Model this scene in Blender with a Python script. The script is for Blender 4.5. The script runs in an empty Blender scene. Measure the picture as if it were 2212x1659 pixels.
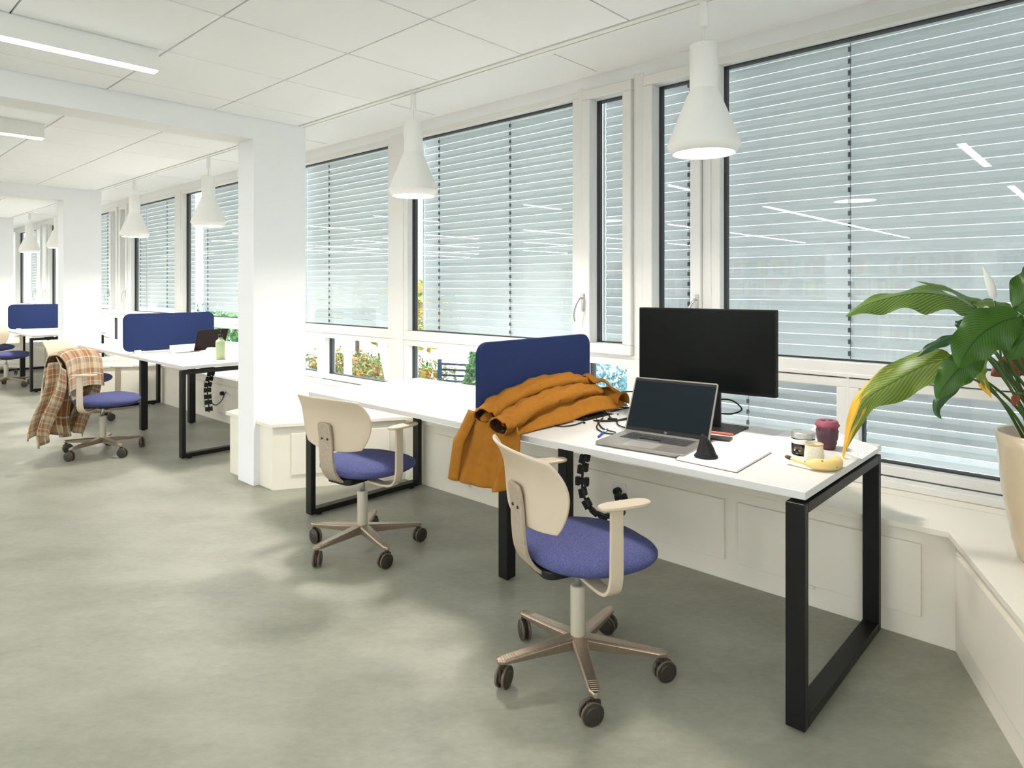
import bpy, math, random
from mathutils import Vector, Matrix
R = random.Random(7)
PI = math.pi
C = bpy.context.scene.collection
SC = bpy.context.scene

# ------------------------------------------------------------------ camera, world, exposure
YAW = 0.74760557950818
EYE = 1.37
F = 1441.0
cam_d = bpy.data.cameras.new('camera'); cam = bpy.data.objects.new('camera', cam_d); C.objects.link(cam)
cam.location = (0, 0, EYE); cam.rotation_euler = (PI / 2, 0, YAW)
cam_d.sensor_width = 36; cam_d.lens = 36 * F / 2212
cam_d.shift_x = 0; cam_d.shift_y = -(829.5 - 620) / 2212
cam_d.clip_start = 0.05; cam_d.clip_end = 200
SC.camera = cam
SC.view_settings.view_transform = 'Standard'; SC.view_settings.look = 'None'
SC.view_settings.gamma = 1; SC.view_settings.use_curve_mapping = False
SC.view_settings.exposure = 0.94

W = bpy.data.worlds.new('world'); SC.world = W; W.use_nodes = True
wn = W.node_tree; bg = wn.nodes['Background']
bg.inputs[0].default_value = (0.91, 0.96, 1.0, 1); bg.inputs[1].default_value = 3.2

PENDANT_W = 6.8
STRIP = 10.0          # row along the windows, kept low to avoid overlighting the column
STRIP_BOOST = 62.0     # deep rows, boosted and partly added to brighten the room

# ------------------------------------------------------------------ helpers
def lin(r, g, b):
    f = lambda c: c / 12.92 if c <= .04045 else ((c + .055) / 1.055) ** 2.4
    return (f(r / 255), f(g / 255), f(b / 255), 1)

def node(nt, t, **kw):
    n = nt.nodes.new(t)
    for k, v in kw.items(): setattr(n, k, v)
    return n

def mat(name, col, rough=.5, metal=0, noise=None, bump=None, spec=.5, sheen=0, coat=0):
    """procedural principled material; noise=(scale, amount) varies the colour, bump=(scale, strength)"""
    m = bpy.data.materials.new(name); m.use_nodes = True
    nt = m.node_tree; b = nt.nodes['Principled BSDF']
    b.inputs['Base Color'].default_value = col; b.inputs['Roughness'].default_value = rough
    b.inputs['Metallic'].default_value = metal; b.inputs['Specular IOR Level'].default_value = spec
    b.inputs['Sheen Weight'].default_value = sheen; b.inputs['Coat Weight'].default_value = coat
    tc = node(nt, 'ShaderNodeTexCoord')
    if noise:
        n = node(nt, 'ShaderNodeTexNoise'); n.inputs['Scale'].default_value = noise[0]; n.inputs['Detail'].default_value = 6
        nt.links.new(tc.outputs['Object'], n.inputs['Vector'])
        r = node(nt, 'ShaderNodeValToRGB')
        k = noise[1]
        r.color_ramp.elements[0].position = .3; r.color_ramp.elements[1].position = .7
        r.color_ramp.elements[0].color = tuple(max(0, c * (1 - k)) for c in col[:3]) + (1,)
        r.color_ramp.elements[1].color = tuple(min(1, c * (1 + k)) for c in col[:3]) + (1,)
        nt.links.new(n.outputs['Fac'], r.inputs[0]); nt.links.new(r.outputs[0], b.inputs['Base Color'])
    if bump:
        n2 = node(nt, 'ShaderNodeTexNoise'); n2.inputs['Scale'].default_value = bump[0]; n2.inputs['Detail'].default_value = 4
        nt.links.new(tc.outputs['Object'], n2.inputs['Vector'])
        bp = node(nt, 'ShaderNodeBump'); bp.inputs['Strength'].default_value = bump[1]; bp.inputs['Distance'].default_value = .002
        nt.links.new(n2.outputs['Fac'], bp.inputs['Height']); nt.links.new(bp.outputs[0], b.inputs['Normal'])
    return m

def emit(name, col, s):
    m = bpy.data.materials.new(name); m.use_nodes = True; nt = m.node_tree
    nt.nodes.remove(nt.nodes['Principled BSDF'])
    e = node(nt, 'ShaderNodeEmission'); e.inputs[0].default_value = col; e.inputs[1].default_value = s
    nt.links.new(e.outputs[0], nt.nodes['Material Output'].inputs[0])
    return m

class MB:
    def __init__(s): s.v = []; s.f = []; s.uv = {}
    def add(s, vs, fs, uvs=None):
        o = len(s.v); s.v += [tuple(p) for p in vs]
        for f in fs: s.f.append([i + o for i in f])
        if uvs:
            for i, u in enumerate(uvs): s.uv[o + i] = u
        return s
    def box(s, x0, x1, y0, y1, z0, z1, M=None):
        vs = [Vector((x, y, z)) for z in (z0, z1) for y in (y0, y1) for x in (x0, x1)]
        if M: vs = [M @ v for v in vs]
        return s.add(vs, [(0, 2, 3, 1), (4, 5, 7, 6), (0, 1, 5, 4), (2, 6, 7, 3), (0, 4, 6, 2), (1, 3, 7, 5)])
    def prism(s, pts, h0, h1, ax='z', M=None):
        """2-D outline extruded; ax names the extrusion axis: z (x,y) / y (x,z) / x (y,z)"""
        mk = {'z': lambda a, b, h: (a, b, h), 'y': lambda a, b, h: (a, h, b), 'x': lambda a, b, h: (h, a, b)}[ax]
        n = len(pts)
        vs = [Vector(mk(a, b, h0)) for a, b in pts] + [Vector(mk(a, b, h1)) for a, b in pts]
        if M: vs = [M @ v for v in vs]
        fs = [list(range(n))[::-1], list(range(n, 2 * n))] + [(i, (i + 1) % n, n + (i + 1) % n, n + i) for i in range(n)]
        return s.add(vs, fs)
    def grid(s, nu, nv, fn, closed_u=False, closed_v=False, uv=False):
        vs = []; us = []
        for i in range(nu):
            for j in range(nv):
                u = i / (nu if closed_u else nu - 1); v = j / (nv if closed_v else nv - 1)
                vs.append(fn(u, v)); us.append((u, v))
        fs = []
        for i in range(nu if closed_u else nu - 1):
            for j in range(nv if closed_v else nv - 1):
                a = i * nv + j; b = ((i + 1) % nu) * nv + j; c = ((i + 1) % nu) * nv + (j + 1) % nv; d = i * nv + (j + 1) % nv
                fs.append((a, b, c, d))
        return s.add(vs, fs, us if uv else None)
    def lathe(s, prof, n=32, c=(0, 0, 0), cap=True):
        vs = []; m = len(prof)
        for i in range(n):
            a = 2 * PI * i / n
            for r, z in prof: vs.append((c[0] + r * math.cos(a), c[1] + r * math.sin(a), c[2] + z))
        fs = []
        for i in range(n):
            for j in range(m - 1):
                fs.append((i * m + j, ((i + 1) % n) * m + j, ((i + 1) % n) * m + j + 1, i * m + j + 1))
        if cap:
            fs.append([i * m for i in range(n)][::-1]); fs.append([i * m + m - 1 for i in range(n)])
        return s.add(vs, fs)
    def tube(s, path, r, n=8, cap=True, sx=1, sy=1):
        """swept tube; r a number or a list per point"""
        P = [Vector(p) for p in path]; m = len(P)
        rr = r if isinstance(r, (list, tuple)) else [r] * m
        T = [(P[min(i + 1, m - 1)] - P[max(i - 1, 0)]).normalized() for i in range(m)]
        up = Vector((0, 0, 1)) if abs(T[0].z) < .9 else Vector((1, 0, 0))
        N = (up - T[0] * up.dot(T[0])).normalized(); vs = []
        for i in range(m):
            N = (N - T[i] * N.dot(T[i])).normalized(); B = T[i].cross(N)
            for k in range(n):
                a = 2 * PI * k / n
                vs.append(P[i] + N * (math.cos(a) * rr[i] * sx) + B * (math.sin(a) * rr[i] * sy))
        fs = [(i * n + k, i * n + (k + 1) % n, (i + 1) * n + (k + 1) % n, (i + 1) * n + k) for i in range(m - 1) for k in range(n)]
        if cap: fs += [list(range(n))[::-1], [(m - 1) * n + k for k in range(n)]]
        return s.add(vs, fs)
    def build(s, name, m, parent=None, smooth=False, bevel=0, sub=0, solid=0, label=None, segs=2):
        me = bpy.data.meshes.new(name); me.from_pydata(s.v, [], s.f); me.validate(); me.update()
        if s.uv:
            ul = me.uv_layers.new(name='UVMap')
            for l in me.loops: ul.data[l.index].uv = s.uv.get(l.vertex_index, (0, 0))
        for mm in (m if isinstance(m, (list, tuple)) else [m]): me.materials.append(mm)
        o = bpy.data.objects.new(name, me); C.objects.link(o)
        if parent: o.parent = parent
        import bmesh
        bm = bmesh.new(); bm.from_mesh(me); bmesh.ops.recalc_face_normals(bm, faces=bm.faces); bm.to_mesh(me); bm.free()
        if smooth:
            for p in me.polygons: p.use_smooth = True
        if solid:
            q = o.modifiers.new('solid', 'SOLIDIFY'); q.thickness = solid; q.offset = 0
        if bevel:
            q = o.modifiers.new('bevel', 'BEVEL'); q.width = bevel; q.segments = segs; q.limit_method = 'ANGLE'; q.angle_limit = .6
        if sub:
            q = o.modifiers.new('sub', 'SUBSURF'); q.levels = sub; q.render_levels = sub
        if label: o['label'] = label
        return o

def tag(o, label=None, cat=None, group=None, kind=None):
    if label: o['label'] = label
    if cat: o['category'] = cat
    if group: o['group'] = group
    if kind: o['kind'] = kind
    return o

def thing(name, loc, label=None, cat=None, group=None, rz=0, kind=None):
    o = bpy.data.objects.new(name, None); C.objects.link(o); o.location = loc; o.rotation_euler = (0, 0, rz)
    o.empty_display_size = .1
    return tag(o, label, cat, group, kind)

def copy_tree(o, parent=None):
    c = o.copy(); C.objects.link(c); c.parent = parent
    for ch in [k for k in KIDS(o)]: copy_tree(ch, c)
    return c
def KIDS(o): return [k for k in bpy.data.objects if k.parent is o]

def spline(pts, n=10):
    """Catmull-Rom through the points"""
    P = [Vector(p) for p in pts]; P = [2 * P[0] - P[1]] + P + [2 * P[-1] - P[-2]]; out = []
    for i in range(1, len(P) - 2):
        for k in range(n):
            t = k / n; a, b, c, d = P[i - 1:i + 3]
            out.append(.5 * ((2 * b) + (c - a) * t + (2 * a - 5 * b + 4 * c - d) * t * t + (3 * b - a - 3 * c + d) * t ** 3))
    out.append(P[-2]); return out

def rrect(x0, x1, y0, y1, r, n=6):
    pts = []
    for cx, cy, a0 in ((x1 - r, y0 + r, -PI / 2), (x1 - r, y1 - r, 0), (x0 + r, y1 - r, PI / 2), (x0 + r, y0 + r, PI)):
        for k in range(n + 1):
            a = a0 + k / n * PI / 2; pts.append((cx + r * math.cos(a), cy + r * math.sin(a)))
    return pts

FW = Vector((-math.sin(YAW), math.cos(YAW), 0)); RT = Vector((math.cos(YAW), math.sin(YAW), 0))
def _ray(px, py): return FW + RT * ((px - 1106) / F) + Vector((0, 0, (620 - py) / F))
def onz(px, py, z):                 # point of the plane z met at a measured spot of the photograph
    d = _ray(px, py); return d * ((z - EYE) / d.z) + Vector((0, 0, EYE))
def ony(px, py, y):
    d = _ray(px, py); return d * (y / d.y) + Vector((0, 0, EYE))

# ------------------------------------------------------------------ materials
M = {}
M['wall'] = mat('white_paint', (.87, .87, .87, 1), .6, bump=(60, .05))
M['ceil'] = mat('ceiling_tile', (.945, .945, .95, 1), .85, bump=(300, .15))
M['ceilgap'] = mat('ceiling_gap', (.42, .42, .41, 1), .9)
M['frame'] = mat('window_frame_white', (.80, .79, .76, 1), .35)
M['gasket'] = mat('black_gasket', (.02, .02, .022, 1), .6)
M['cream'] = mat('cream_lacquer', (.82, .77, .66, 1), .35, noise=(3, .02))
M['desk'] = mat('white_laminate', (.66, .65, .62, 1), .38)
M['edge'] = mat('laminate_edge', (.62, .61, .57, 1), .45)
M['black'] = mat('black_powder_coat', (.007, .007, .006, 1), .42, bump=(700, .05), spec=.25)
M['blk'] = mat('black_plastic', (.010, .0095, .009, 1), .5, spec=.3)
M['black2'] = mat('matte_black_shell', (.004, .004, .004, 1), .6, spec=.2)
M['screenb'] = mat('black_glass_screen', (.004, .005, .005, 1), .2, spec=.15)
M['bluep'] = mat('navy_felt', lin(41, 53, 92), .95, noise=(400, .12), bump=(500, .3), spec=.1)
M['seat'] = mat('blue_wool', lin(84, 88, 130), .95, noise=(300, .42), bump=(400, .5), spec=.1)
M['shell'] = mat('beige_plastic', lin(205, 188, 164), .4)
M['plywd'] = mat('grey_brown_composite', lin(168, 152, 132), .5, noise=(60, .1))
M['alu'] = mat('brushed_aluminium', lin(176, 158, 140), .32, .85, noise=(90, .08))
M['tube'] = mat('beige_tube', lin(186, 178, 158), .4)
M['caster'] = mat('dark_brown_plastic', lin(46, 40, 33), .4)
M['tread'] = mat('brown_rubber', lin(98, 82, 64), .5)
M['silver'] = mat('silver_metal', (.55, .54, .52, 1), .3, .8)
M['lapt'] = mat('grey_aluminium', lin(150, 146, 140), .38, .6)
M['key'] = mat('black_key', lin(48, 50, 54), .5)
M['coat'] = mat('camel_wool', lin(158, 104, 38), .95, noise=(40, .07), bump=(250, .3), spec=.1)
M['lining'] = mat('dark_lining', lin(70, 38, 20), .6)
M['lampw'] = mat('white_lamp_metal', (.88, .87, .83, 1), .45)
M['blind'] = mat('grey_aluminium_slat', (.72, .755, .77, 1), .5)
M['paper'] = mat('white_paper', (.85, .84, .82, 1), .7)
M['tray'] = mat('white_plastic', (.75, .73, .70, 1), .4)
M['ground'] = mat('pale_paving', (.62, .62, .60, 1), .9, noise=(4, .15))
M['white_out'] = mat('white_render', (.75, .78, .8, 1), .8)
M['pot'] = mat('glazed_beige_ceramic', lin(214, 194, 164), .18, noise=(3, .03), coat=.4)
M['soil'] = mat('soil', (.03, .018, .012, 1), .9, noise=(60, .4))

def floor_mat():
    m = mat('grey_linoleum', lin(160, 163, 152), .42, spec=.4); nt = m.node_tree; b = nt.nodes['Principled BSDF']
    tc = node(nt, 'ShaderNodeTexCoord'); mp = node(nt, 'ShaderNodeMapping'); mp.vector_type = 'TEXTURE'; mp.inputs['Scale'].default_value = (1.15, .62, 1)
    mp.inputs['Rotation'].default_value = (0, 0, .75)
    nt.links.new(tc.outputs['Object'], mp.inputs[0])
    a = node(nt, 'ShaderNodeTexNoise'); a.inputs['Scale'].default_value = 1.7; a.inputs['Detail'].default_value = 8; a.inputs['Roughness'].default_value = .62
    c = node(nt, 'ShaderNodeTexNoise'); c.inputs['Scale'].default_value = 26; c.inputs['Detail'].default_value = 8; c.inputs['Roughness'].default_value = .7
    for n in (a, c): nt.links.new(mp.outputs[0], n.inputs['Vector'])
    mx = node(nt, 'ShaderNodeMath', operation='ADD'); nt.links.new(a.outputs['Fac'], mx.inputs[0])
    ml = node(nt, 'ShaderNodeMath', operation='MULTIPLY'); ml.inputs[1].default_value = .45; nt.links.new(c.outputs['Fac'], ml.inputs[0])
    nt.links.new(ml.outputs[0], mx.inputs[1])
    r = node(nt, 'ShaderNodeValToRGB'); e = r.color_ramp.elements
    e[0].position = .5; e[0].color = lin(132, 132, 117); e[1].position = 1.0; e[1].color = lin(167, 166, 149)
    nt.links.new(mx.outputs[0], r.inputs[0]); nt.links.new(r.outputs[0], b.inputs['Base Color'])
    return m
M['floor'] = floor_mat()

def glass_mat():
    m = bpy.data.materials.new('window_glass'); m.use_nodes = True; nt = m.node_tree
    nt.nodes.remove(nt.nodes['Principled BSDF'])
    t = node(nt, 'ShaderNodeBsdfTransparent'); t.inputs[0].default_value = (.93, .96, .96, 1)
    g = node(nt, 'ShaderNodeBsdfGlossy'); g.inputs['Roughness'].default_value = 0.0
    fr = node(nt, 'ShaderNodeFresnel'); fr.inputs[0].default_value = 1.75
    mx = node(nt, 'ShaderNodeMixShader')
    # reflect on the outward faces only (the far face of the thin pane would mirror totally)
    ge = node(nt, 'ShaderNodeNewGeometry'); inv = node(nt, 'ShaderNodeMath', operation='SUBTRACT'); inv.inputs[0].default_value = 1
    nt.links.new(ge.outputs['Backfacing'], inv.inputs[1]); mu = node(nt, 'ShaderNodeMath', operation='MULTIPLY')
    nt.links.new(inv.outputs[0], mu.inputs[0]); nt.links.new(fr.outputs[0], mu.inputs[1]); nt.links.new(mu.outputs[0], mx.inputs[0])
    nt.links.new(t.outputs[0], mx.inputs[1]); nt.links.new(g.outputs[0], mx.inputs[2])
    nt.links.new(mx.outputs[0], nt.nodes['Material Output'].inputs[0])
    return m
M['glass'] = glass_mat()
M['strip'] = emit('led_strip', (.94, .975, 1, 1), STRIP)
M['strip2'] = emit('led_strip_boosted', (.94, .97, 1, 1), STRIP_BOOST)
M['disc'] = emit('lamp_diffuser', (1, .96, .88, 1), 6)

def plaid_mat():
    m = mat('plaid_wool', (.5, .4, .3, 1), .95, sheen=.3); nt = m.node_tree; b = nt.nodes['Principled BSDF']
    uv = node(nt, 'ShaderNodeUVMap'); sp = node(nt, 'ShaderNodeSeparateXYZ'); nt.links.new(uv.outputs[0], sp.inputs[0])
    def ramp(ch, k, off):
        a = node(nt, 'ShaderNodeMath', operation='MULTIPLY_ADD'); a.inputs[1].default_value = k; a.inputs[2].default_value = off
        nt.links.new(sp.outputs[ch], a.inputs[0])
        fr = node(nt, 'ShaderNodeMath', operation='FRACT'); nt.links.new(a.outputs[0], fr.inputs[0])
        r = node(nt, 'ShaderNodeValToRGB'); r.color_ramp.interpolation = 'CONSTANT'; e = r.color_ramp.elements
        cols = [(0, lin(206, 184, 150)), (.22, lin(150, 140, 122)), (.42, lin(225, 205, 176)), (.46, lin(158, 106, 66)), (.78, lin(235, 222, 198)), (.82, lin(150, 112, 70))]
        e[0].position = 0; e[0].color = cols[0][1]; e[1].position = cols[1][0]; e[1].color = cols[1][1]
        for p, c in cols[2:]:
            q = e.new(p); q.color = c
        nt.links.new(fr.outputs[0], r.inputs[0]); return r
    r1 = ramp(0, 4.2, .1); r2 = ramp(1, 3.4, .3)
    mx = node(nt, 'ShaderNodeMixRGB'); mx.inputs[0].default_value = .5
    nt.links.new(r1.outputs[0], mx.inputs[1]); nt.links.new(r2.outputs[0], mx.inputs[2]); nt.links.new(mx.outputs[0], b.inputs['Base Color'])
    return m
M['plaid'] = plaid_mat()

def leaf_mat(name, c1, c2, yellow=None):
    """veined leaf: u across (0..1, .5 midrib), v along"""
    m = mat(name, c1, .38, spec=.4); nt = m.node_tree; b = nt.nodes['Principled BSDF']
    uv = node(nt, 'ShaderNodeUVMap'); sp = node(nt, 'ShaderNodeSeparateXYZ'); nt.links.new(uv.outputs[0], sp.inputs[0])
    d = node(nt, 'ShaderNodeMath', operation='SUBTRACT'); d.inputs[1].default_value = .5; nt.links.new(sp.outputs[0], d.inputs[0])
    ab = node(nt, 'ShaderNodeMath', operation='ABSOLUTE'); nt.links.new(d.outputs[0], ab.inputs[0])
    k = node(nt, 'ShaderNodeMath', operation='MULTIPLY'); k.inputs[1].default_value = .55; nt.links.new(ab.outputs[0], k.inputs[0])
    s = node(nt, 'ShaderNodeMath', operation='SUBTRACT'); nt.links.new(sp.outputs[1], s.inputs[0]); nt.links.new(k.outputs[0], s.inputs[1])
    f = node(nt, 'ShaderNodeMath', operation='MULTIPLY'); f.inputs[1].default_value = 150; nt.links.new(s.outputs[0], f.inputs[0])
    sn = node(nt, 'ShaderNodeMath', operation='SINE'); nt.links.new(f.outputs[0], sn.inputs[0])
    mr = node(nt, 'ShaderNodeMapRange'); mr.inputs[1].default_value = -.2; mr.inputs[2].default_value = 1; nt.links.new(sn.outputs[0], mr.inputs[0])
    mx = node(nt, 'ShaderNodeMixRGB'); mx.inputs[1].default_value = c1; mx.inputs[2].default_value = c2; nt.links.new(mr.outputs[0], mx.inputs[0])
    out = mx
    mid = node(nt, 'ShaderNodeMath', operation='LESS_THAN'); mid.inputs[1].default_value = .018; nt.links.new(ab.outputs[0], mid.inputs[0])
    m2 = node(nt, 'ShaderNodeMixRGB'); m2.inputs[2].default_value = tuple(min(1, c * .6) for c in c1[:3]) + (1,)
    nt.links.new(mid.outputs[0], m2.inputs[0]); nt.links.new(mx.outputs[0], m2.inputs[1]); out = m2
    if yellow:
        tc = node(nt, 'ShaderNodeTexNoise'); tc.inputs['Scale'].default_value = 5; nt.links.new(uv.outputs[0], tc.inputs['Vector'])
        ad = node(nt, 'ShaderNodeMath', operation='ADD'); nt.links.new(sp.outputs[1], ad.inputs[0]); nt.links.new(tc.outputs['Fac'], ad.inputs[1])
        ad2 = node(nt, 'ShaderNodeMath', operation='ADD'); nt.links.new(ad.outputs[0], ad2.inputs[0])
        e2 = node(nt, 'ShaderNodeMath', operation='MULTIPLY'); e2.inputs[1].default_value = .5; nt.links.new(d.outputs[0], e2.inputs[0]); nt.links.new(e2.outputs[0], ad2.inputs[1])
        r2 = node(nt, 'ShaderNodeMapRange'); r2.inputs[1].default_value = yellow; r2.inputs[2].default_value = yellow + .15; nt.links.new(ad2.outputs[0], r2.inputs[0])
        m3 = node(nt, 'ShaderNodeMixRGB'); m3.inputs[2].default_value = lin(226, 172, 52)
        nt.links.new(r2.outputs[0], m3.inputs[0]); nt.links.new(out.outputs[0], m3.inputs[1]); out = m3
    nt.links.new(out.outputs[0], b.inputs['Base Color'])
    tr = node(nt, 'ShaderNodeBsdfTranslucent'); nt.links.new(out.outputs[0], tr.inputs[0])
    ms = node(nt, 'ShaderNodeMixShader'); ms.inputs[0].default_value = .18
    nt.links.new(b.outputs[0], ms.inputs[1]); nt.links.new(tr.outputs[0], ms.inputs[2]); nt.links.new(ms.outputs[0], nt.nodes['Material Output'].inputs[0])
    return m
M['leaf'] = leaf_mat('green_leaf', lin(46, 84, 16), lin(64, 104, 24))
M['leafl'] = leaf_mat('pale_green_leaf', lin(72, 100, 34), lin(116, 142, 70))
M['leafy'] = leaf_mat('yellowing_leaf', lin(86, 112, 30), lin(122, 140, 52), 1.09)
M['leafd'] = leaf_mat('dark_green_leaf', lin(34, 70, 34), lin(50, 90, 44))
M['red'] = leaf_mat('russet_leaf', lin(128, 62, 40), lin(150, 82, 56))
M['stem'] = mat('green_stem', lin(62, 92, 30), .45)
M['spathe'] = mat('white_spathe', (.78, .80, .74, 1), .5)

def island_mat(name, cols, rough=.8):
    m = mat(name, cols[0], rough); nt = m.node_tree; b = nt.nodes['Principled BSDF']
    g = node(nt, 'ShaderNodeNewGeometry'); r = node(nt, 'ShaderNodeValToRGB'); r.color_ramp.interpolation = 'CONSTANT'; e = r.color_ramp.elements
    e[0].color = cols[0]; e[1].position = 1 / len(cols); e[1].color = cols[1]
    for i, c in enumerate(cols[2:]): q = e.new((i + 2) / len(cols)); q.color = c
    nt.links.new(g.outputs['Random Per Island'], r.inputs[0]); nt.links.new(r.outputs[0], b.inputs['Base Color'])
    return m
M['books'] = island_mat('book_spines', [lin(*c) for c in ((235, 232, 225), (180, 60, 50), (60, 90, 140), (230, 215, 170), (80, 80, 80), (245, 245, 245), (120, 150, 110), (210, 140, 70))])
M['hedge'] = island_mat('autumn_hedge_leaves', [lin(*c) for c in ((96, 120, 60), (150, 140, 70), (196, 140, 60), (70, 100, 56), (120, 136, 80), (170, 110, 60))])
M['thuja'] = island_mat('green_conifer', [lin(*c) for c in ((70, 120, 70), (104, 156, 92), (130, 176, 110), (58, 96, 60))])
M['spruce'] = island_mat('blue_spruce_needles', [lin(*c) for c in ((120, 160, 168), (170, 200, 205), (90, 130, 138), (205, 225, 228))])
M['maple'] = island_mat('autumn_tree_leaves', [lin(*c) for c in ((150, 160, 60), (200, 170, 70), (90, 130, 60), (220, 150, 80))])

# ------------------------------------------------------------------ room shell
ZC = 2.535                    # tiled ceiling
YG = 3.55                     # glass plane
XR, XL, YB = 3.4, -18.95, -10.0
PER = 4.74                    # bay length
def struct(mb, name, m, **k): return tag(mb.build(name, m, **k), kind='structure')

struct(MB().box(XL - .2, XR + .2, YB - .2, 3.62, -.12, 0), 'floor', M['floor'])
struct(MB().box(XL - .2, XL, YB - .2, 3.7, 0, 2.9), 'wall_left', M['wall'])
mb = MB(); RW = (-5.0, -1.0, .75, 2.45)          # ribbon of windows added in the unseen right wall to bring in daylight
mb.box(XR, XR + .2, YB - .2, RW[0], 0, 2.9); mb.box(XR, XR + .2, RW[1], 3.7, 0, 2.9)
mb.box(XR, XR + .2, RW[0], RW[1], 0, RW[2]); mb.box(XR, XR + .2, RW[0], RW[1], RW[3], 2.9)
struct(mb, 'wall_right', M['wall'])
struct(MB().box(XL - .2, XR + .2, YB - .2, YB, 0, 2.9), 'wall_back', M['wall'])
# ceiling: dropped tiles with open joints, a plaster strip over the windows, the slab above
mb = MB(); T = .628; g = .004
yj = [2.49] + [1.887 - T * i for i in range(19)]; yj.append(YB)
colX = [-4.425 - PER * i for i in range(-1, 4)]      # right faces of the columns: .315, -4.425, -9.165, -13.9, -18.6
for ci in range(-1, 4):
    xr = -4.425 - PER * (ci) + 0; 
bays = []
edges = [XR] + colX
for i in range(len(edges)):
    hi = edges[i] if i == 0 else edges[i] - .235
    lo = edges[i + 1] if i + 1 < len(edges) else XL
    if hi - lo < .1: continue
    bays.append((lo, hi))
for lo, hi in bays:
    xs = [lo]; x = lo + .303
    while x < hi - .05: xs.append(x); x += T
    xs.append(hi)
    for a, b in zip(xs, xs[1:]):
        for c, d in zip(yj, yj[1:]):
            mb.box(a + g, b - g, d + g, c - g, ZC, ZC + .016)
struct(mb, 'ceiling', M['ceil'], bevel=.002, segs=1)
struct(MB().box(XL, XR, YB, 2.49, ZC + .018, ZC + .03), 'ceiling', M['ceilgap'])
mb = MB(); mb.box(XL, XR, 2.58, 3.62, 2.72, 2.78)
mb.box(XL, XR, 2.565, 2.585, ZC, 2.73)
struct(mb, 'ceiling', M['wall'])
mb = MB()
for i in range(12):
    x = -.9 - i * 1.55
    mb.box(x, x + .003, 2.6, 3.42, 2.7185, 2.7205)
struct(mb, 'ceiling', M['ceilgap'])
struct(MB().box(XL - .2, XR + .2, YB - .2, 3.7, 2.85, 3.0), 'ceiling', M['wall'])
# portal frames: freestanding column by the window and the beam running back over the room
for i, x in enumerate(colX):
    mb = MB(); mb.box(x - .235, x, 2.158, 2.551, 0, 2.78)
    struct(mb, 'column', M['wall'])
    mb = MB(); mb.box(x - .235, x, YB, 2.158, 2.39, 2.80)
    struct(mb, 'ceiling_beam', M['wall'])
# lighting track
t = thing('track_rail', (0, 2.53, ZC), 'long white lighting track running along the edge of the tiled ceiling', 'light track')
for a, b in bays:
    mb = MB(); mb.box(a, b, -.035, -.004, -.004, .03); mb.box(a, b, .004, .035, -.004, .03); mb.build('rail', M['lampw'], t)
    MB().box(a, b, -.004, .004, .004, .02).build('slot', M['gasket'], t)

# ------------------------------------------------------------------ window wall
def ring(mb, x0, x1, z0, z1, w, y0, y1):
    mb.box(x0, x1, y0, y1, z0, z0 + w); mb.box(x0, x1, y0, y1, z1 - w, z1)
    mb.box(x0, x0 + w, y0, y1, z0 + w, z1 - w); mb.box(x1 - w, x1, y0, y1, z0 + w, z1 - w)
wi = [0]
def window(g0, g1, z0, z1, m=.045, sash=False, handle=None):
    """glass opening g0..g1 x z0..z1 with a frame of width m round it"""
    wi[0] += 1
    t = thing('window_%d' % wi[0], (0, YG, 0), kind='structure')
    mb = MB(); ring(mb, g0 - m, g1 + m, z0 - m, z1 + m, m, -.065, .05)
    mb.build('window_frame', M['frame'], t, bevel=.004)
    if sash:
        mb = MB(); ring(mb, g0 - m + .012, g1 + m - .012, z0 - m + .012, z1 + m - .012, m - .012, -.095, -.062)
        mb.build('window_sash', M['frame'], t, bevel=.006)
    mb = MB(); ring(mb, g0 - .001, g1 + .001, z0 - .001, z1 + .001, .007, -.012, .04); mb.build('window_gasket', M['gasket'], t)
    MB().box(g0, g1, 0, .006, z0, z1).build('window_pane', M['glass'], t)
    if handle is not None:
        mb = MB(); y = -.098 if sash else -.068
        mb.box(handle - .011, handle + .011, y - .008, y, 1.215, 1.33)
        hb = mb.build('window_handle', M['silver'], t, bevel=.003)
        mb = MB(); mb.tube(spline([(handle, y, 1.30), (handle, y - .035, 1.295), (handle - .02, y - .05, 1.25), (handle - .035, y - .05, 1.19), (handle - .035, y - .04, 1.15)], 5), .007, 8)
        mb.build('handle_lever', M['silver'], hb, smooth=True)
    return t
def blind(x0, x1, z0, z1, cords, label):
    t = thing('venetian_blind', ((x0 + x1) / 2, 3.74, z1), label, 'blind', 'closed grey venetian blinds outside the windows')
    cx = (x0 + x1) / 2; p = .0605; n = int((z1 - z0) / p)
    mb = MB()
    for k in range(n):
        zc = -k * p - .031
        prof = []
        for q in range(7):
            s = q / 6 - .5
            prof.append((.008 * math.cos(s * PI) - .006 + s * -.002 + (.003 if q == 3 else 0), zc + s * .0575))
        for a, b in zip(prof, prof[1:]):
            o = [(x0 - cx, a[0], a[1]), (x1 - cx, a[0], a[1]), (x1 - cx, b[0], b[1]), (x0 - cx, b[0], b[1])]
            mb.add(o, [(0, 1, 2, 3)])
    import bmesh
    o = mb.build('slats', M['blind'], t, smooth=False)
    for c in cords:
        mb = MB()
        mb.tube([(c - cx, -.028, 0), (c - cx, -.028, -n * p)], .0016, 5)
        for k in range(n):
            zc = -k * p - .031
            mb.box(c - cx - .012, c - cx + .001, -.029, -.018, zc - .012, zc + .012)
        mb.build('ladder_cord', M['cord'], t)
    MB().box(x0 - cx, x1 - cx, -.135, .03, .0, .04).build('head_rail', M['blind'], t)
    for xx in (x0 - cx - .01, x1 - cx + .01): MB().box(xx - .006, xx + .006, -.012, .012, -n * p - .05, .02).build('guide_rail', M['blind'], t)
    return t
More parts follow.
